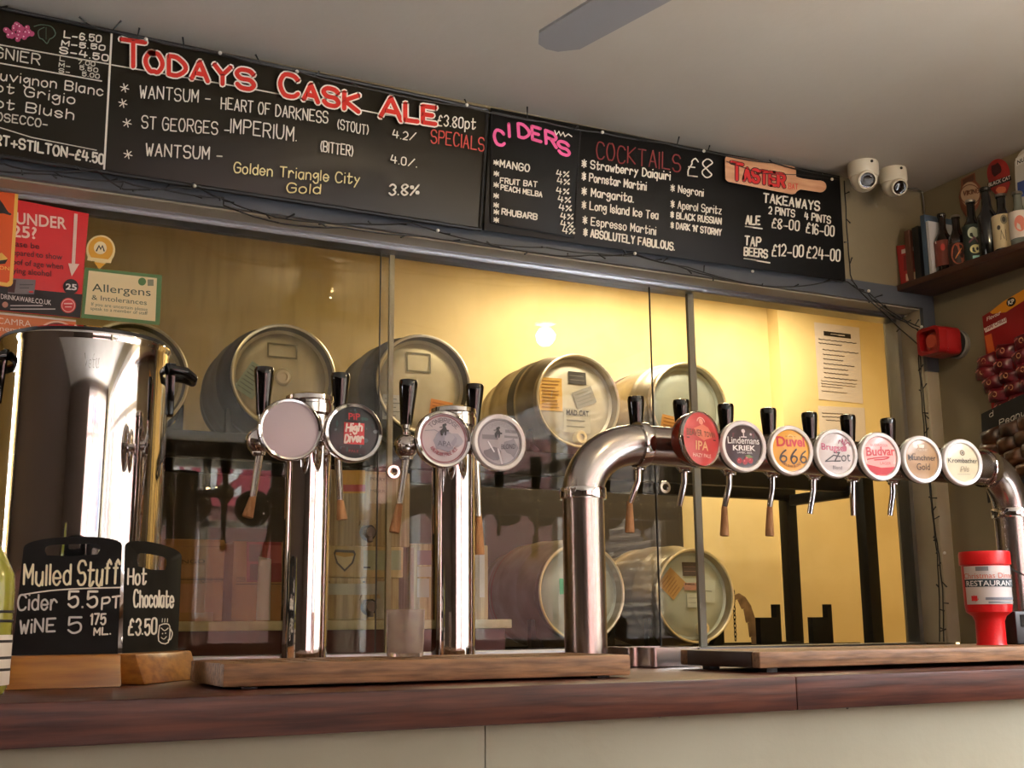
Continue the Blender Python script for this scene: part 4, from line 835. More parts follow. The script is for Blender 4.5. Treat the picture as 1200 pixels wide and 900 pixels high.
# ------------------------------------------------------------------ stickers on the glass
def sticker(nm, label, y, outline, c, edge=None):
    mp = onY(y); t = thing(nm, mp(*outline[len(outline)//2], 0), label, 'poster')
    m = MB(); m.prism(mp, outline, 0, -.0012); put('sheet', m, mat('print_'+nm+str(c[0]), c, .35, coat=.3), t)
    return t, Print(mp)
YS = YG-.0335
rd = (222, 30, 34)
t, p = sticker('age_check_poster', 'red age check poster with a white arrow, on the left end of the glass', YS, [(-40, 222), (104, 250.5), (93.5, 373), (-48, 360)], rd)
p.poly([(-46, 331), (96.5, 345), (94, 372.5), (-48, 359)], (24, 16, 16))
p.type('UNDER', (19, 262), (78, 268.5), 14, (250, 214, 196), .02); p.type('25?', (14, 277), (43, 280), 14, (250, 214, 196), .02)
for tx, a, b in (('please be', (5, 287), (46, 292)), ('prepared to show', (7, 298), (73, 304.5)), ('proof of age when', (6, 309), (74, 315.5)), ('buying alcohol', (6, 319), (60, 324))): p.type(tx, a, b, 7, (60, 10, 14), .008)
p.poly([(87, 250), (91, 250.8), (88, 309), (93, 309.5), (84, 324), (80, 308.5), (84, 308.8)], (250, 214, 196)); p.disc(83, 336, 9, (20, 14, 14)); p.type('25', (77, 339), (90, 340), 7, (240, 236, 230), .03)
p.poly([(12, 326), (42, 328), (40, 345), (9, 344)], (120, 110, 112)); p.poly([(10, 327), (19, 328), (17, 343), (9, 342)], (70, 20, 24)); p.rect(23, 333, 39, 334.2, (70, 64, 66)); p.rect(23, 337, 34, 338, (70, 64, 66)); p.rect(34, 341, 39, 343, rd)
p.type('DRINKAWARE.CO.UK', (1, 350), (60, 357.5), 6, (240, 230, 226), .004); p.rect(12, 357.5, 50, 358.8, (190, 180, 176)); p.rect(12, 361.5, 65, 362.8, (190, 180, 176)); p.disc(6, 357, 3.5, (200, 140, 120)); p.disc(80, 358, 9, (206, 44, 46)); p.ring(80, 358, 7.4, .8, (240, 180, 170)); p.rect(75, 355, 85, 356.5, (240, 190, 180)); p.rect(76, 359, 84, 360.2, (240, 190, 180))
p.done(t, .4)
og = (250, 196, 92)
t, p = sticker('orange_sticker', 'orange sticker with a yellow border, cut off at the left edge', YS-.002, [(-50, 199), (17, 212.5), (21.5, 216), (22, 221), (15, 332), (13, 335), (9, 336), (-55, 325)], og)
p.poly([(-48, 204), (15, 217), (18, 220), (11, 329), (8, 331.5), (-52, 321)], (232, 92, 30)); p.poly([(-10, 248), (-2, 232), (3, 238), (8, 246), (11, 250), (-10, 250)], (30, 14, 10)); p.line([(-10, 246), (2, 248), (12, 251)], 2.6, (30, 14, 10)); p.poly([(-6, 300), (2, 296), (9, 303), (3, 307), (-6, 307)], (250, 196, 92)); p.poly([(-6, 306), (9, 304), (6, 309), (-6, 310)], (40, 24, 16)); p.type('CHAMPION', (-30, 312), (11, 317), 4.5, (250, 196, 92), .01)
p.done(t, .4)
t, p = sticker('member_sticker', 'orange-brown CAMRA member sticker below the red poster, above the urn rim', YS, [(-40, 362), (89, 375), (87.5, 412), (-42, 405)], (216, 116, 58))
p.poly([(-40, 362), (89, 375), (89, 377.2), (-40, 364.5)], (226, 214, 200))
p.poly(arcpts(66, 404, 21, 27, 175, 350, 20), (112, 44, 26)); p.poly(arcpts(65, 406, 15, 21, 175, 350, 20), (40, 22, 16)); p.ring(66, 402, 25, 2.2, (230, 180, 150), a0=215, a1=340); p.poly(blob(57, 398, 8, 5, 10, .3), (236, 176, 96)); p.poly([(53, 394), (60, 386), (62, 398), (56, 402)], (226, 220, 210))
p.type('CAMRA', (-3, 379), (36.5, 383), 7.5, (244, 220, 196), 0); p.type('member?', (-4, 387), (43, 392.5), 6.5, (244, 220, 196), 0); p.rect(-2, 395, 29, 396.2, (236, 190, 150)); p.rect(-2, 399, 30, 400.2, (236, 190, 150)); p.done(t, .4)
t, p = sticker('rating_sticker', 'yellow round pin-shaped sticker on the glass above the green allergens card', YS, arcpts(118, 293, 17, 17.5, 130, 410, 26)+[(126, 306), (116, 316), (110, 305)], (240, 216, 150))
p.disc(118, 292, 14.5, (224, 162, 40)); p.disc(117.5, 290.5, 7.5, (240, 224, 180)); p.line([(113, 294), (116, 288), (118, 292), (120, 288), (122, 294)], 1.6, (40, 30, 20)); p.poly([(103, 301), (131, 304.5), (130, 308.5), (102, 305)], (246, 222, 160)); p.poly([(110, 307), (124, 309), (116, 315)], (224, 162, 40)); p.done(t, .4)
t, p = sticker('allergens_card', 'cream allergens card with a green border on the glass, above the urn handle', YS, [(100, 313.5), (190, 322.5), (187, 381), (95, 372.5)], (84, 124, 66))
p.poly([(104, 317), (184, 326), (182, 376.5), (99, 368)], (246, 226, 176)); p.type('Allergens', (108, 341), (176.5, 347), 9.5, (60, 74, 52), .0); p.type('& Intolerances', (107.5, 351), (172, 357.5), 6, (84, 94, 70)); p.type('If you are uncertain please', (107, 358), (173, 364.5), 4, (120, 124, 96)); p.type('speak to a member of staff', (106, 363), (173, 369), 4, (120, 124, 96)); p.disc(166.5, 330, 4.6, (84, 124, 66)); p.rect(173, 327.5, 180, 335, (140, 140, 110)); p.done(t, .5)

# ------------------------------------------------------------------ casks and stillage behind the glass
YC0, CL, RC = 3.69, .50, .170
def cask(px, py, label, group, body, head, extras=(), band=None):
    c = PY(px, py, YC0); o = Vector((c.x, YC0, c.z)); ax = (0, 1, 0)
    t = thing('beer_cask', (c.x, YC0+CL/2, c.z-.196), label, 'cask', group)
    pr = [(RC-.010, .03), (RC-.006, .004), (RC-.003, 0), (RC+.001, .002), (RC+.002, .02), (RC-.002, .04), (RC+.004, .05), (RC+.014, .10)]
    pr += [(RC+.017, .12), (RC+.022, .128), (RC+.022, .146), (RC+.018, .154), (RC+.026, .25), (RC+.018, .346), (RC+.022, .354), (RC+.022, .372), (RC+.017, .38)]
    pr += [(RC+.004, .45), (RC-.002, .46), (RC+.002, .48), (RC, .5), (RC-.008, .5), (RC-.012, .47), (0, .47)]
    put('cask_body', MB().lathe(pr, o, ax, 56), body, t)
    put('chime_ring', MB().tube([o+Vector((RC*math.cos(2*PI*i/48), -.001, RC*math.sin(2*PI*i/48))) for i in range(49)], .0052, 8, False), CASKR, t)
    put('cask_head', MB().lathe([(RC-.009, .03), (RC-.02, .036), (RC-.026, .030), (RC*.6, .022), (0, .018)], o, ax, 48), head, t)
    mp = lambda u, v, n=0: o+Vector((u*RC, .017+.013*(u*u+v*v)-n, v*RC))
    if band is not None:
        for b, w_, m_ in band: put('painted_band', MB().lathe([(r0, h) for r0, h in ((RC+b[0], w_[0]), (RC+b[1], w_[1]))], o, ax, 56), m_, t)
    p = Print(mp, up=(0, 1)); p.n = .002
    for e in extras: e(p)
    p.done(t)
    def bung(u, v, r=.023, st=.02):
        put('cask_bung', MB().lathe([(0, st*.4), (r*.45, st*.4), (r*.5, st), (r*.8, st), (r, st*.6), (r*1.05, -.004)], mp(u, v), (0, -1, 0), 24), CASKR, t)
    return t, bung
def note(u, v, w_, h_, c, rot=0, lines=5, lc=(150, 120, 60), nm='paper_label', title=None):
    def f(p):
        a = math.radians(rot); R2 = lambda x, y: (u+x*math.cos(a)-y*math.sin(a), v+x*math.sin(a)+y*math.cos(a))
        p.poly([R2(-w_/2, -h_/2), R2(w_/2, -h_/2), R2(w_/2, h_/2), R2(-w_/2, h_/2)], c, nm)
        for i in range(lines):
            y = h_/2-h_*(i+1)/(lines+1); p.line([R2(-w_*.4, y), R2(w_*random.uniform(.1, .42), y)], h_*.035, lc, 'label_print')
        if title: p.type(title, R2(-w_*.42, h_*.22), R2(w_*.42, h_*.22), h_*.22, (40, 38, 36), .03)
    return f
def plate(u, v, w_, h_, c):
    return lambda p: p.line([(u-w_/2, v-h_/2), (u+w_/2, v-h_/2), (u+w_/2, v+h_/2), (u-w_/2, v+h_/2), (u-w_/2, v-h_/2)], .035, c, 'stamped_plate')
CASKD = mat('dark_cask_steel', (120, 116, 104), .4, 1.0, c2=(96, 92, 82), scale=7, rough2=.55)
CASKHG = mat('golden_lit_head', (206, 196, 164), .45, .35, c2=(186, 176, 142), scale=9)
TEAL = mat('pale_teal_head_paint', (190, 200, 196), .45, .2, c2=(172, 184, 180), scale=8)
gU, gL = 'casks on the upper stillage rail', 'casks on the lower stillage rail'
blue = (126, 140, 136)
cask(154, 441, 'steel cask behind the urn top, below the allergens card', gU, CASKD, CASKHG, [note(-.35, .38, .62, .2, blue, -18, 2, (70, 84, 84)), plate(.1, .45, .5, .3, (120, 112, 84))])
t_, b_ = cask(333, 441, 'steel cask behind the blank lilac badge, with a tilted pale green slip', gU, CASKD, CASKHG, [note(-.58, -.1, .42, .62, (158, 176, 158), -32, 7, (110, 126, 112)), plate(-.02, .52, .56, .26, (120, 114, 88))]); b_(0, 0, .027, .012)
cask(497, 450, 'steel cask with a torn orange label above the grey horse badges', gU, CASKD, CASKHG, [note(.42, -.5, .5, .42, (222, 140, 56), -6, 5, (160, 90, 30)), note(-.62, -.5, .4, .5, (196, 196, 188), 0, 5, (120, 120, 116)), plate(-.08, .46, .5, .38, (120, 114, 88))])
dk = mat('black_band_paint', (38, 36, 34), .5); rdb = mat('worn_red_band_paint', (168, 70, 54), .5)
t_, b_ = cask(678, 469.5, 'steel cask with black hoop, yellow note and MAD CAT paper above the tower elbow', gU, CASKM, CASKH, [note(-.6, .12, .52, .72, (224, 178, 90), 0, 9, (160, 116, 50)), note(.04, .52, .44, .28, (52, 50, 50), 0, 2, (150, 148, 140), 'printed_panel'), note(.2, .1, .52, .38, (150, 148, 140), 22, 4, (120, 118, 110)), note(.02, -.42, .66, .52, (190, 186, 170), 0, 3, (110, 108, 100), title='MAD CAT')], [((.0225, .0235), (.15, .205), dk)]); b_(.08, -.78, .026, .02)
cask(808, 477, 'steel cask with a pale head and orange note, rightmost on the upper rail', gU, CASKM, TEAL, [note(-.42, -.52, .56, .6, (212, 156, 84), -8, 7, (150, 100, 40)), note(.3, -.4, .3, .5, (196, 198, 192), 28, 4, (140, 140, 136))], [((.0180, .0225), (.386, .344), rdb)])
t_, b_ = cask(682, 694, 'steel cask on the lower rail behind the arched tower leg, with a green sticker', gL, CASKM, TEAL, [note(-.26, .12, .42, .32, (60, 178, 130), 0, 0, nm='green_sticker')], [((.0180, .0225), (.386, .344), rdb)])
t_, b_ = cask(815, 698, 'steel cask on the lower rail with a diamond-set brown note, beside the chain', gL, CASKM, TEAL, [note(-.52, .26, .5, .5, (190, 152, 96), 48, 6, (150, 110, 60)), note(-.02, .58, .44, .3, (70, 60, 60), 0, 2, (150, 120, 116), 'printed_panel'), note(-.02, .2, .42, .16, (196, 150, 140), 0, 0, title='NO.5'), note(.02, -.1, .36, .3, (206, 214, 210), 0, 2, (150, 156, 152)), note(.46, .1, .3, .5, (196, 206, 200), -4, 1, (120, 126, 122))]); b_(.22, -.7, .026, .022)
ZU, ZL = PY(678, 470, YC0).z, PY(682, 694, YC0).z
xr = PY(1012, 570, 3.64).x
t = thing('cask_stillage', (1.6, 3.9, 0), 'black steel two-tier stillage rack carrying the casks', 'rack')
for nm, x, y in (('upright', xr, 3.64), ('upright', xr, 4.12), ('upright', -.75, 3.64), ('upright', -.75, 4.12)):
    m = MB(); m.box((x-.028, y-.028, 0), (x+.028, y+.028, ZU-.20), .004); put(nm, m, RACK, t)
for z in (ZU-.192, ZL-.192):
    for y in (3.735, 4.10):
        m = MB(); m.box((-.75, y-.02, z-.085), (xr+.0, y+.02, z), .003); put('cross_beam', m, RACK, t)
for x in (xr, -.75):
    m = MB(); m.box((x-.02, 3.66, ZU-.30), (x+.02, 4.09, ZU-.255), .003); put('end_beam', m, RACK, t)
    m = MB(); m.box((x-.02, 3.66, ZL-.24), (x+.02, 4.09, ZL-.20), .003); put('end_beam', m, RACK, t)
for c in (154, 333, 497, 678, 808):                                # cradle chocks keep each cask from rolling
    xc = PY(c, 470, YC0).x
    for sg in (-1, 1):
        m = MB(); m.prism(frame((xc+sg*.12, 3.755, ZU-.192), (sg, 0, 0), (0, 0, 1)), [(0, 0), (.05, 0), (.05, .085), (.038, .085), (.03, .03), (0, .008)], -.0, .03*(1 if sg < 0 else -1)); put('cradle_chock', m, RACK, t)
for x in (2.083, 2.566):
    for sg in (-1, 1):
        m = MB(); m.prism(frame((x+sg*.12, 3.755, ZL-.192), (sg, 0, 0), (0, 0, 1)), [(0, 0), (.05, 0), (.05, .10), (.036, .10), (.03, .04), (0, .008)], 0, .03*(1 if sg < 0 else -1)); put('cradle_chock', m, RACK, t)
for px, w_ in ((903, .06), (964, .05)):
    q = PY(px, 745, 3.735)
    m = MB(); m.prism(frame((q.x, 3.76, ZL-.192), (1, 0, 0), (0, 0, 1)), [(-.05, 0), (.05, 0), (.05, .15), (.028, .15), (.028, .10), (-.05, .10)], 0, .03); put('cradle_chock', m, RACK, t)
# cellar kit hanging by the rack
m = MB()
for i in range(12):
    q = PY(859.5, 694, 3.80)+Vector((0, 0, -.016*i)); a = i % 2
    m.tube([q+Vector(((.005*math.cos(k*PI/4))*(1-a), (.005*math.cos(k*PI/4))*a, .0105*math.sin(k*PI/4))) for k in range(9)], .0018, 5, False)
tag(put('chain', m, RACK), 'thin dark chain hanging beside the lower right cask', 'chain')
pts = [(861, 697), (868, 701), (875, 712), (880, 728), (884, 745), (888, 765)]; mps = onY(3.85)
m = MB(); L_ = [(a-2.5, b+3) for a, b in pts]+[(a+5, b-1) for a, b in pts[::-1]]
for i in range(len(pts)-1): m.prism(mps, [(pts[i][0]-4, pts[i][1]+2), (pts[i+1][0]-6, pts[i+1][1]+2), (pts[i+1][0]+6, pts[i+1][1]-1), (pts[i][0]+5, pts[i][1]-2)], 0, .012)
tag(put('leather_strap', m, mat('worn_brown_leather', (96, 72, 52), .5, c2=(150, 120, 90), scale=20)), 'worn brown strap curving down from the lower right cask', 'strap')
# notices on the cellar wall
mpn = onY(YB-.08)
def notice(q, label, head):
    t = thing('paper_notice', mpn(*q[3], 0), label, 'notice'); m = MB(); m.prism(mpn, q, .0005, .002); put('paper', m, mat('white_paper', (214, 202, 196), .7), t)
    p = Print(mpn); p.n = .0026; TL, TR, BR, BL = q
    Q = lambda s, r: ((TL[0]*(1-s)+TR[0]*s)*(1-r)+(BL[0]*(1-s)+BR[0]*s)*r, (TL[1]*(1-s)+TR[1]*s)*(1-r)+(BL[1]*(1-s)+BR[1]*s)*r)
    if head: p.poly([Q(.2, .1), Q(.8, .1), Q(.8, .16), Q(.2, .16)], (34, 30, 30)); p.line([Q(.36, .13), Q(.66, .13)], 1.2, (200, 190, 186))
    rows = [.21, .26, .34, .40, .46, .52, .58, .64, .70, .75, .785, .82, .88] if head else [.16, .24, .32, .6, .7]
    for i, r in enumerate(rows):
        s0 = .08 if i < 2 or i > 8 else .16; e = random.uniform(.55, .95); k = 14
        p.line([Q(s0+(e-s0)*j/k, r+.006*(j % 2)) for j in range(k+1)], 1.0 if i < 9 else .6, (92, 84, 82), 'small_print')
    p.done(t)
notice([(954, 377.5), (1007, 384), (1011.5, 473), (959.5, 468)], 'white typed notice with a black heading on the yellow cellar wall, upper of two', True)
notice([(958.5, 475.5), (1013, 478), (1016, 530), (962, 526)], 'white notice half hidden behind the tap handles, lower of two on the cellar wall', False)

# ------------------------------------------------------------------ bench and boxes right behind the glass
YBN = 2.74; zb = PY(260, 728, YBN).z
t = thing('cellar_bench', (.9, 2.9, 0), 'dark red cellar bench with a white edged top holding the cardboard boxes', 'bench')
xe = PY(600, 735, YBN).x
m = MB(); m.box((-.9, YBN, zb-.022), (xe, 3.2, zb), .002); put('bench_top', m, mat('white_edged_top', (222, 214, 180), .6, c2=(204, 196, 160), scale=30), t)
m = MB(); m.box((-.9, YBN+.02, zb-.30), (xe-.01, YBN+.045, zb-.0225)); put('bench_front', m, mat('oxblood_paint', (92, 34, 34), .5), t)
for x in (-.85, xe-.08): m = MB(); m.box((x, 3.10, 0), (x+.05, 3.15, zb-.0225)); put('bench_leg', m, mat('oxblood_paint'), t); m = MB(); m.box((x, YBN+.05, 0), (x+.05, YBN+.10, zb-.0225)); put('bench_leg', m, mat('oxblood_paint'), t)
STRIPE = mat('striped_wood_print_card', (206, 186, 142), .6, c2=(164, 140, 98), scale=9, stretch=(14, 14, .3), lo=.42, hi=.6)
def carton(label, x0p, x1p, y0p, z0, y, depth, material, draw, spoutpx=None, cat='box', grp=None, nm='cardboard_box'):
    a, b = PY(x0p, y0p, y), PY(x1p, y0p, y); z1 = PY((x0p+x1p)/2, y0p, y).z
    t = thing(nm, ((a.x+b.x)/2, y+depth/2, z0), label, cat, grp)
    m = MB(); m.box((a.x, y, z0), (b.x, y+depth, z1), .003); put('carton', m, material, t)
    p = Print(onY(y)); draw(p); p.done(t)
    if spoutpx:
        q = PY(spoutpx[0], spoutpx[1], y)
        put('tap_hole', MB().lathe([(.021, 0), (.021, .002), (.018, .0025), (0, .0025)], q, (0, -1, 0), 20), flat((46, 38, 36)), t)
        m = MB(); m.lathe([(0, .024), (.012, .024), (.015, .012), (.014, .0)], q, (0, -1, 0), 18); m.tube([q+Vector((0, -.012, 0)), q+Vector((0, -.016, -.024))], .0075, 12); put('box_tap', m, mat('grey_tap_plastic', (126, 112, 110), .3), t)
        m = MB(); k = [(-.026, .016), (.026, .02), (.022, .030), (-.022, .028)]; m.prism(frame(q, (1, 0, 0), (0, 0, 1)), k, .001, .013); put('folded_flap', m, material, t)
    return z1
def dc1(p):
    p.rect(207, 640, 262, 641, (160, 116, 74)); p.type('MANGO', (196, 661), (240, 660), 5, (100, 74, 50)); p.rect(205, 678.5, 262, 679.5, (90, 66, 46)); p.type('CIDER BOX', (236, 683), (262, 682), 6, (110, 84, 58)); p.rect(212, 697, 228, 708, (96, 92, 94)); p.rect(228, 717, 250, 730, (206, 176, 164)); p.rect(207, 662, 240, 676, (196, 148, 104)); p.rect(207, 684, 240, 718, (196, 142, 108))
carton('plain brown cider carton with MANGO written on it, right of the Hot Chocolate board', 195, 264, 632, zb, 2.78, .2, CARD, dc1)
def dc2(p):
    p.rect(289, 635, 330, 682, (150, 52, 60)); p.rect(292, 638, 307, 658, (110, 60, 56)); p.rect(310, 639, 330, 660, (186, 92, 96)); p.rect(293, 661, 305, 680, (96, 44, 48)); p.rect(276, 684, 330, 685, (110, 80, 54)); p.type('CIDER', (277, 682), (288, 682), 6, (110, 84, 58)); p.poly([(303, 652), (318, 655), (316.5, 727), (300, 727)], (206, 204, 204))  # the pale upright strip is a window reflection painted on the carton
carton('brown cider carton with a red printed panel, left of the first chrome tower column', 274, 345, 635, zb, 2.78, .2, CARD, dc2)
def dc3(p): p.rect(383, 684, 450, 697, (196, 200, 190)); p.rect(383, 681, 386, 683, (30, 28, 26)); p.rect(425, 681, 428, 683, (30, 28, 26)); p.rect(440, 681, 452, 725, (190, 190, 176)); p.rect(383, 725, 450, 726, (170, 160, 130))
z1 = carton('striped bag-in-box cider carton at the bottom of the stack between the two towers', 372, 468, 677, zb, 2.79, .2, STRIPE, dc3, (432, 711), 'carton', 'striped bag-in-box ciders', 'cider_carton')
def dc4(p):
    p.poly([(391, 648), (393, 644), (415, 645), (417, 649), (414, 660), (404, 670), (394, 660)], (60, 50, 40)); p.poly([(393, 650), (394, 647), (414, 648), (415, 650), (412, 659), (404, 667), (396, 659)], (236, 220, 170)); p.poly([(393, 650), (394, 647), (414, 648), (415, 651), (404, 653)], (206, 160, 50)); p.rect(426, 645, 470, 668, (188, 196, 166)); p.rect(426, 664, 434, 666, (70, 66, 60))
z2 = carton('shallow pale carton with a gold shield emblem, middle of the stack', 368, 473, 640, z1+.0005, 2.785, .2, mat('pale_wood_print_card', (226, 206, 156), .6, c2=(206, 182, 128), scale=9, stretch=(14, 14, .3)), dc4, None, 'carton', 'striped bag-in-box ciders', 'cider_carton')
def dc5(p):
    p.rect(401, 551, 428, 578, (232, 176, 66)); p.rect(401, 568, 428, 576, (206, 84, 84)); p.rect(432, 556, 458, 590, (214, 206, 182)); p.type('MERRY', (434, 577), (456, 578), 4, (110, 106, 92)); p.type('PERRY', (434, 563), (452, 564), 4, (110, 106, 92))
carton('tall striped bag-in-box cider carton on top of the stack between the towers', 376, 481, 552, z2+.0005, 2.795, .19, STRIPE, dc5, (431, 624), 'carton', 'striped bag-in-box ciders', 'cider_carton')
def dc6(p): p.rect(489, 645, 509, 662, (150, 120, 124)); p.rect(489, 664, 509, 676, (206, 200, 186)); p.rect(489, 678, 503, 700, (196, 196, 186)); p.rect(481, 642, 485, 725, (176, 130, 100)); p.rect(562, 645, 568, 700, (214, 206, 186))
carton('striped bag-in-box cider carton standing behind the second chrome tower', 480, 572, 638, zb, 2.80, .2, STRIPE, dc6, None, 'carton', 'striped bag-in-box ciders', 'cider_carton')

# ------------------------------------------------------------------ right wall: shelf and what stands on it
XS = 2.485; zs = PX(1100, 320, XS).z
zs = PY(1050, 337, 2.497).z+.004
t = thing('wall_shelf', (XS+.07, 1.7, zs-.02), 'dark brown timber shelf on the right wall under the ceiling', 'shelf')
m = MB(); m.box((XS, .9, zs-.018), (XR-.001, 2.497, zs), .002); put('shelf_board', m, SHELFW, t)
for y in (1.1, 1.9): m = MB(); m.box((XS+.03, y, zs-.06), (XR-.001, y+.02, zs-.0185)); put('shelf_bracket', m, SHELFW, t)
mps = onX(XS+.03)
def bottle(px, top, label, glass, cap, lab, lc, R, art=None, xo=.055, neckf=.36):
    q = PX(px, 300, XS+xo); y = q.y; o = Vector((XS+xo, y, zs)); H = PX(px, top, XS+xo).z-zs
    if H < .1: H = .18
    t = thing('beer_bottle', o, label, 'bottle', 'beer bottles on the wall shelf')
    hs = H*(1-neckf)
    put('bottle_glass', MB().lathe([(0, 0), (R*.9, 0), (R, .006), (R, hs*.82), (R*.9, hs*.93), (R*.55, hs*1.06), (R*.42, hs*1.18), (R*.40, H*.93), (R*.46, H*.94), (R*.46, H*.965), (0, H*.965)], o, segs=28), glass, t)
    put('bottle_cap', MB().lathe([(R*.5, H*.955), (R*.52, H*.96), (R*.48, H*.995), (R*.4, H), (0, H)], o, segs=20), cap, t)
    if lab:
        v0, v1 = lab
        l = put('bottle_label', MB().lathe([(R*1.005, hs*v0), (R*1.02, hs*v0+.001), (R*1.02, hs*v1-.001), (R*1.005, hs*v1)], o, segs=28), flat(lc), t)
        if art:
            th = math.atan2(o.x, o.y)
            def mp(u, v, n=0): a = u-th; rr = R*1.02+n+.0004; return Vector((o.x-rr*math.sin(-a), o.y-rr*math.cos(a), o.z+hs*(v0+(v1-v0)*v)))
            p = Print(mp, up=(0, 1)); art(p); p.done(l)
    return t
AMB = mat('dark_brown_glass', (26, 16, 12), .1, coat=.6); BLKG = mat('black_bottle_glass', (16, 16, 18), .15, coat=.5); CAPB = flat((16, 16, 17), .3); CAPS = mat('tin_cap', (170, 164, 156), .3, 1.0)
def a_red(p): p.rect(-.9, .0, .9, .5, (96, 46, 34)); p.rect(-.9, .9, .9, 1.0, (226, 220, 210)); p.disc(-.1, .7, .22, (190, 60, 50), ry=.14)
def a_ora(p): p.disc(0, .5, .75, (150, 66, 34), ry=.48); p.disc(-.25, .6, .18, (60, 24, 18), ry=.12); p.disc(.3, .4, .16, (60, 24, 18), ry=.12); p.line([(-.3, .3), (.0, .5), (.3, .7)], .07, (214, 130, 60))
def a_grn(p): p.disc(0, .75, .5, (176, 186, 164), ry=.16); p.disc(.1, .3, .5, (214, 206, 150), ry=.12); p.disc(-.08, .3, .1, (24, 30, 26), ry=.05); p.disc(.28, .3, .1, (24, 30, 26), ry=.05); p.rect(-.2, .02, .4, .12, (150, 200, 190)); p.line([(-.4, .5), (.1, .62), (.4, .48)], .06, (110, 66, 80))
def a_tan(p): p.disc(.1, .82, .3, (120, 110, 88), ry=.14); p.disc(.1, .82, .16, (40, 36, 30), ry=.08); p.disc(-.4, .6, .16, (50, 44, 36), ry=.07); p.line([(-.3, .25), (-.2, .5), (.0, .25)], .05, (90, 82, 66)); p.line([(.15, .2), (.15, .5)], .05, (90, 82, 66))
def a_pnk(p): p.disc(0, .5, .5, (196, 110, 90), ry=.3)
bottle(1107, 249, 'brown bottle with red neck band and a white-edged label, first from the books', AMB, CAPB, (.2, .84), (120, 56, 44), .026, a_red)
bottle(1123.5, 251, 'brown bottle with an orange oval label, between the red-banded bottle and the green-labelled one', AMB, CAPS, (.1, .72), (52, 30, 24), .027, a_ora)
bottle(1142.5, 232, 'dark bottle with a green and cream owl-eyed label', BLKG, CAPS, (.06, .92), (34, 46, 40), .027, a_grn)
bottle(1161.5, 217, 'plain black bottle with no label, left of the tan-labelled bottle', BLKG, CAPB, None, (0, 0, 0), .030)
bottle(1179, 225, 'dark bottle with a tan label drawn with rings', BLKG, CAPS, (.12, .98), (196, 178, 140), .028, a_tan)
bottle(1199, 222, 'pale-capped bottle with a pink and white label at the right frame edge', mat('grey_green_glass', (96, 100, 92), .15, coat=.5), CAPS, (.25, .98), (206, 196, 186), .027, a_pnk)
def book(px, top, w_, d_, label, c, tilt=0, edge=None, lean=0.0):
    q = PX(px, 320, XS+.02); H = max(PX(px, top, XS+.02).z-zs, .08); y = q.y
    t = thing('book', (XS+.02+d_/2, y, zs), label, 'book', 'books at the end of the wall shelf')
    f = frame((XS+.02, y, zs), (0, -math.cos(lean), math.sin(lean)), (0, math.sin(lean), math.cos(lean)))    # U toward the camera, V up
    m = MB()
    for a, b in ((0, .0018), (w_-.0018, w_)): m.prism(f, [(a, 0), (b, 0), (b, H), (a, H)], 0, -d_)
    m.prism(f, [(0, 0), (w_, 0), (w_, H), (0, H)], .0015, 0); put('book_cover', m, flat(c, .45), t)
    m = MB(); m.prism(f, [(.002, .002), (w_-.002, .002), (w_-.002, H-.003), (.002, H-.003)], -.001, -d_+.002); put('book_pages', m, flat(edge or (206, 200, 188)), t)
    return t, f, H
book(1063.5, 270, .020, .11, 'brown-backed book behind the red booklet on the shelf end', (92, 56, 44))
book(1073, 266, .014, .12, 'black book with a white-flecked spine, right of the red booklet', (24, 24, 26))
book(1077, 264, .010, .12, 'thin black booklet with a pale edge beside the blue file', (30, 30, 32), edge=(190, 186, 180))
book(1084, 251, .016, .11, 'slate blue file standing on the shelf', (70, 88, 108))
book(1090, 258, .010, .11, 'white catalogue next to the first brown bottle', (196, 196, 200))
q = PX(1061, 330, XS+.004); f = frame((XS+.012, 2.485, zs+.001), Vector((.28, -1, 0)).normalized(), Vector((.06, 0.0, 1)).normalized())
t = thing('leaflet_box', (XS+.02, 2.44, zs), 'red booklet rack leaning at the shelf end nearest the chalkboard', 'booklet')
m = MB(); m.prism(f, [(0, 0), (.075, 0), (.070, .115), (-.012, .125)], .0, -.02, .002); put('booklet_cover', m, mat('dull_red_card', (150, 36, 34), .5), t)
p = Print(f, up=(0, 1)); p.n = .001; p.rect(.006, .095, .062, .108, (196, 180, 170)); p.rect(.012, .04, .066, .088, (112, 24, 26)); p.rect(.018, .008, .066, .03, (190, 160, 130)); p.done(t)
# pump clips standing behind the bottles against the wall
def clip(px, py0, outline, c, label, art, name='pump_clip', X=XR-.012):
    mp = onX(X); t = thing(name, mp(px, py0, 0), label, 'pump clip', 'beer pump clips on the side wall')
    m = MB(); m.prism(mp, outline, 0, -.01, .0012); put('clip_plate', m, flat(c, .4, .3), t)
    p = Print(mp); art(p); p.done(t, .4)
    return t
def ac1(p): p.poly([(1128, 211), (1141, 204), (1141.5, 211), (1129, 217)], (92, 58, 46)); p.disc(1137, 228, 11, (190, 158, 128), ry=15); p.hand('VIKING', (1129, 229.5), (1147, 225.5), 5, 1.1, (110, 60, 40)); p.ring(1137, 228, 11.5, 1, (110, 66, 46))
clip(1137, 258, [(1126, 210), (1142.5, 202), (1143.5, 212), (1149, 218), (1150.5, 230), (1146, 243), (1140, 252), (1132, 254), (1126, 244), (1123.5, 231), (1126, 219)], (128, 74, 52), 'brown shield pump clip reading VIKING on the wall behind the green-labelled bottle', ac1)
def ac2(p): p.poly(blob(1168, 199, 6, 7, 10, .3), (60, 20, 20)); p.poly([(1157, 215), (1184, 205), (1185.5, 211), (1159, 221)], (24, 22, 22)); p.type('BLACK CAT', (1158.5, 219), (1184, 209.5), 4.4, (226, 222, 214), .02); p.poly(blob(1174, 222, 7, 4, 9, .3), (206, 110, 70))
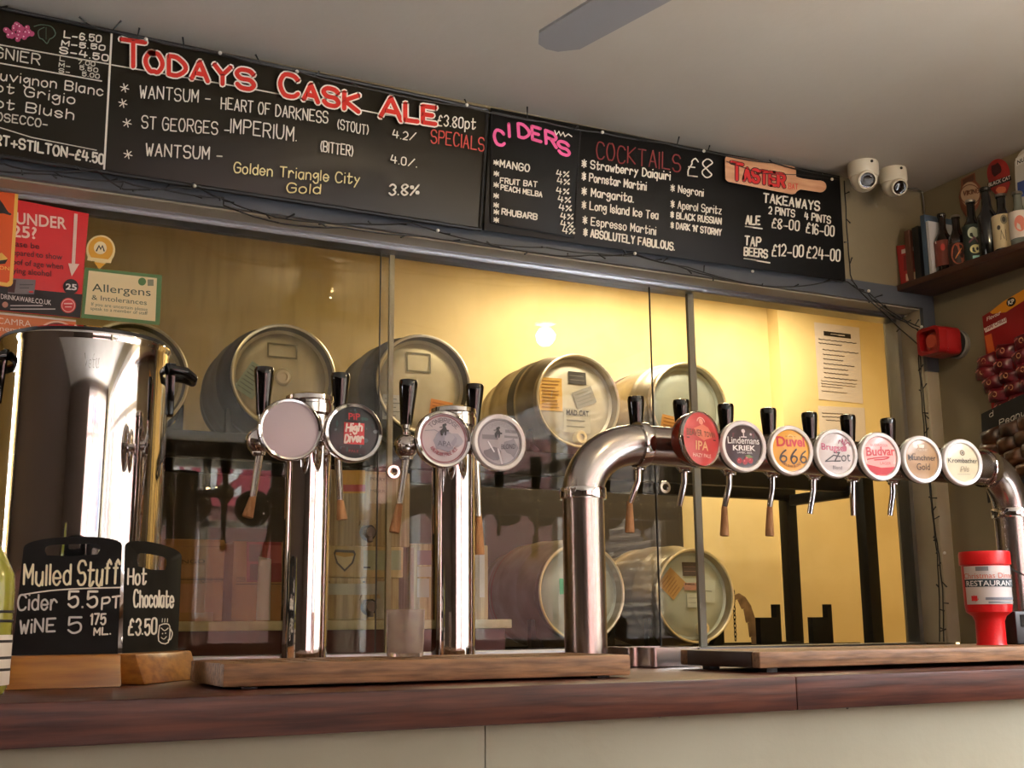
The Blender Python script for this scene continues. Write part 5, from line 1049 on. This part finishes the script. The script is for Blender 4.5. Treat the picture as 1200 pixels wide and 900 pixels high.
clip(1171, 232, arcpts(1170, 203, 13.5, 17, 150, 390, 20)+[(1184, 214), (1180, 226), (1168, 229), (1160, 221)], (150, 34, 30), 'red round pump clip reading BLACK CAT above the plain black bottle', ac2)
def ac3(p): p.poly([(1190, 186), (1212, 172), (1214, 182), (1191, 195)], (226, 222, 214)); p.type('NUTTY', (1192, 193), (1212, 183), 5, (30, 30, 36), .02); p.poly([(1192, 214), (1214, 206), (1214, 226), (1193, 232)], (66, 84, 150))
clip(1202, 240, [(1189, 190), (1194, 180), (1204, 170), (1216, 164), (1216, 240), (1193, 246), (1190, 220)], (206, 200, 190), 'white and blue arched pump clip cut off at the right frame edge', ac3)

# ------------------------------------------------------------------ alarm sounder, snack cards
al = PX(1122, 405, XR-.0005)
t = thing('alarm_sounder', (XR-.07, al.y, al.z-.04), 'red alarm sounder beacon on the right wall beside the window', 'alarm')
al = Vector((XR, PX(1124, 404, XR).y, PX(1124, 404, XR).z)); k = (al-CAM).dot(_f)/FPX
AX = Vector((-1, -.25, .0)).normalized(); S_ = Vector((AX.y, -AX.x, 0)); UPv = Vector((0, 0, 1))
put('wall_base', MB().lathe([(0, 0), (.042, 0), (.042, .012), (.038, .016), (0, .016)], al, (-1, 0, 0), 32), mat('grey_base_plastic', (120, 116, 108), .4), t)
put('seal_ring', MB().lathe([(.036, .016), (.040, .018), (.040, .034), (.034, .036), (0, .036)], al, (-1, 0, 0), 32), BLACKM, t)
f = frame(al+Vector((-.036, 0, 0)), (0, -1, 0), (0, 0, 1))
SIR = mat('red_sounder_plastic', (150, 20, 22), .35)
oct_ = roundrect(-.043, -.040, .043, .040, .016, 4); m = MB(); m.prism(f, oct_, 0, .055, .004); put('sounder_body', m, SIR, t)
nose = MB(); f2 = frame(al+Vector((-.091, 0, 0)), (0, -1, 0), (0, 0, 1)); inn = roundrect(-.032, -.030, .032, .030, .014, 4)
nose.holed(f2, [(u*.98, v*.98) for u, v in oct_], inn, 0, .03); put('horn_rim', nose, SIR, t)
put('horn_cone', MB().lathe([(.034, .004), (.03, .002), (.021, .014), (.019, .018), (0, .019)], al+Vector((-.092, 0, 0)), (-1, 0, 0), 28), mat('faded_red_plastic', (206, 84, 64), .35), t)

def pack(t, mp, u, v, w_, h_, rot, material, tone, nm='snack_pack'):
    a = math.radians(rot); c_, s_ = math.cos(a), math.sin(a); m = MB(); nu, nv = 8, 8; bm = m.bm; V = []
    for j in range(nv+1):
        for i in range(nu+1):
            x, y = -w_/2+w_*i/nu, -h_/2+h_*j/nv
            pu = (1-(2*i/nu-1)**4)*(1-(2*j/nv-1)**4); n = .004+.018*pu+random.uniform(-.002, .002)*pu
            V.append(bm.verts.new(mp(u+x*c_-y*s_, v+x*s_+y*c_, n)))
    for j in range(nv):
        for i in range(nu): q = j*(nu+1)+i; bm.faces.new((V[q], V[q+1], V[q+nu+2], V[q+nu+1]))
    o = put(nm, m, material, t)
    return o
# snack card: wall coordinates, u towards the camera, v up
kp = PX(1152, 371, XR-.004); fk = frame((XR-.003, kp.y, kp.z), (0, -1, 0), (0, 0, 1))
def toW(px, py): q = PX(px, py, XR-.003); return (kp.y-q.y, q.z-kp.z)
t = thing('snack_card', (XR-.01, kp.y-.1, kp.z-.3), 'red and orange card of KP snack packs hanging on the right wall', 'snack card')
m = MB(); m.prism(fk, [toW(1152, 371), toW(1160, 366), toW(1175, 355), toW(1196, 343), toW(1230, 322), toW(1245, 440), toW(1163, 480), toW(1156, 410)], 0, .003); put('backing_card', m, flat((146, 20, 22), .4, .3), t)
p = Print(fk, up=(0, 1)); p.n = .0036
p.poly([toW(1161, 366), toW(1176, 354), toW(1230, 322), toW(1231, 333), toW(1180, 366), toW(1164, 368)], (226, 146, 30)); a = toW(1186, 354); p.disc(a[0], a[1], .016, (16, 14, 14), ry=.0125); p.type('KP', (a[0]-.0105, a[1]-.0065), (a[0]+.0105, a[1]-.0055), .013, (236, 230, 220), .03)
p.poly([toW(1154, 385), toW(1180, 372), toW(1181, 378), toW(1156, 390)], (230, 214, 200)); p.type('THAI CHILLI', toW(1155, 388.5), toW(1180, 376), .011, (150, 24, 26), .02); p.hand('Flavour', toW(1158, 376), toW(1174, 368), .009, .002, (236, 214, 200)); p.poly([toW(1155, 394), toW(1163, 391), toW(1167, 412), toW(1160, 420)], (206, 96, 40)); p.poly([toW(1194, 402), toW(1200, 398), toW(1206, 404), toW(1206, 414), toW(1198, 412)], (240, 200, 70)); p.done(t, .4)
PKR = mat('dark_red_foil', (120, 24, 36), .3, c2=(80, 14, 26), scale=30, coat=.4); PKL = flat((196, 150, 96))
for r_, row in enumerate([[(1158, 424), (1180, 412), (1202, 400)], [(1156, 437), (1177, 428), (1199, 418)], [(1164, 449), (1184, 441), (1204, 434)], [(1171, 463), (1190, 455), (1208, 450)], [(1178, 478), (1195, 470)]]):
    for px, py in row:
        u, v = toW(px, py); o = pack(t, fk, u, v, .062, .042, random.uniform(-12, 14), PKR, None)
        q = Print(fk, up=(0, 1)); q.n = .0225; q.ring(u+.004, v, .0065, .0028, (206, 150, 110)); q.line([(u-.018, v+.002), (u-.008, v+.008)], .003, (196, 120, 110)); q.done(o, .4)
pc = PX(1159, 505, XR-.004); 
t = thing('snack_card', (XR-.03, PX(1180, 520, XR).y, PX(1180, 545, XR).z), 'black topped card of brown peanut packs below the red snack card', 'snack card')
fo = lambda u, v, n=0: fk(u, v, n+.030)
m = MB(); m.prism(fk, [toW(1158, 486), toW(1172, 479), toW(1230, 452), toW(1238, 560), toW(1166, 590), toW(1160, 540)], .024, .027); put('backing_card', m, flat((26, 26, 25), .6), t)
p = Print(fk, up=(0, 1)); p.n = .0276; p.hand('d', toW(1168, 490), toW(1172, 488), .014, .0022, (214, 210, 200)); p.hand('Peanuts', toW(1180, 500), toW(1222, 482), .016, .0024, (214, 210, 200)); p.done(t)
PKB = mat('brown_snack_foil', (96, 60, 36), .35, c2=(36, 20, 14), scale=26, coat=.3)
for px, py in ((1170, 513), (1192, 505), (1214, 497), (1168, 529), (1189, 521), (1210, 513), (1178, 545), (1198, 536), (1218, 528), (1192, 560), (1212, 552)):
    u, v = toW(px, py); pack(t, lambda a, b, n=0: fk(a, b, n+.024), u, v, .066, .046, random.uniform(-10, 12), PKB, None)
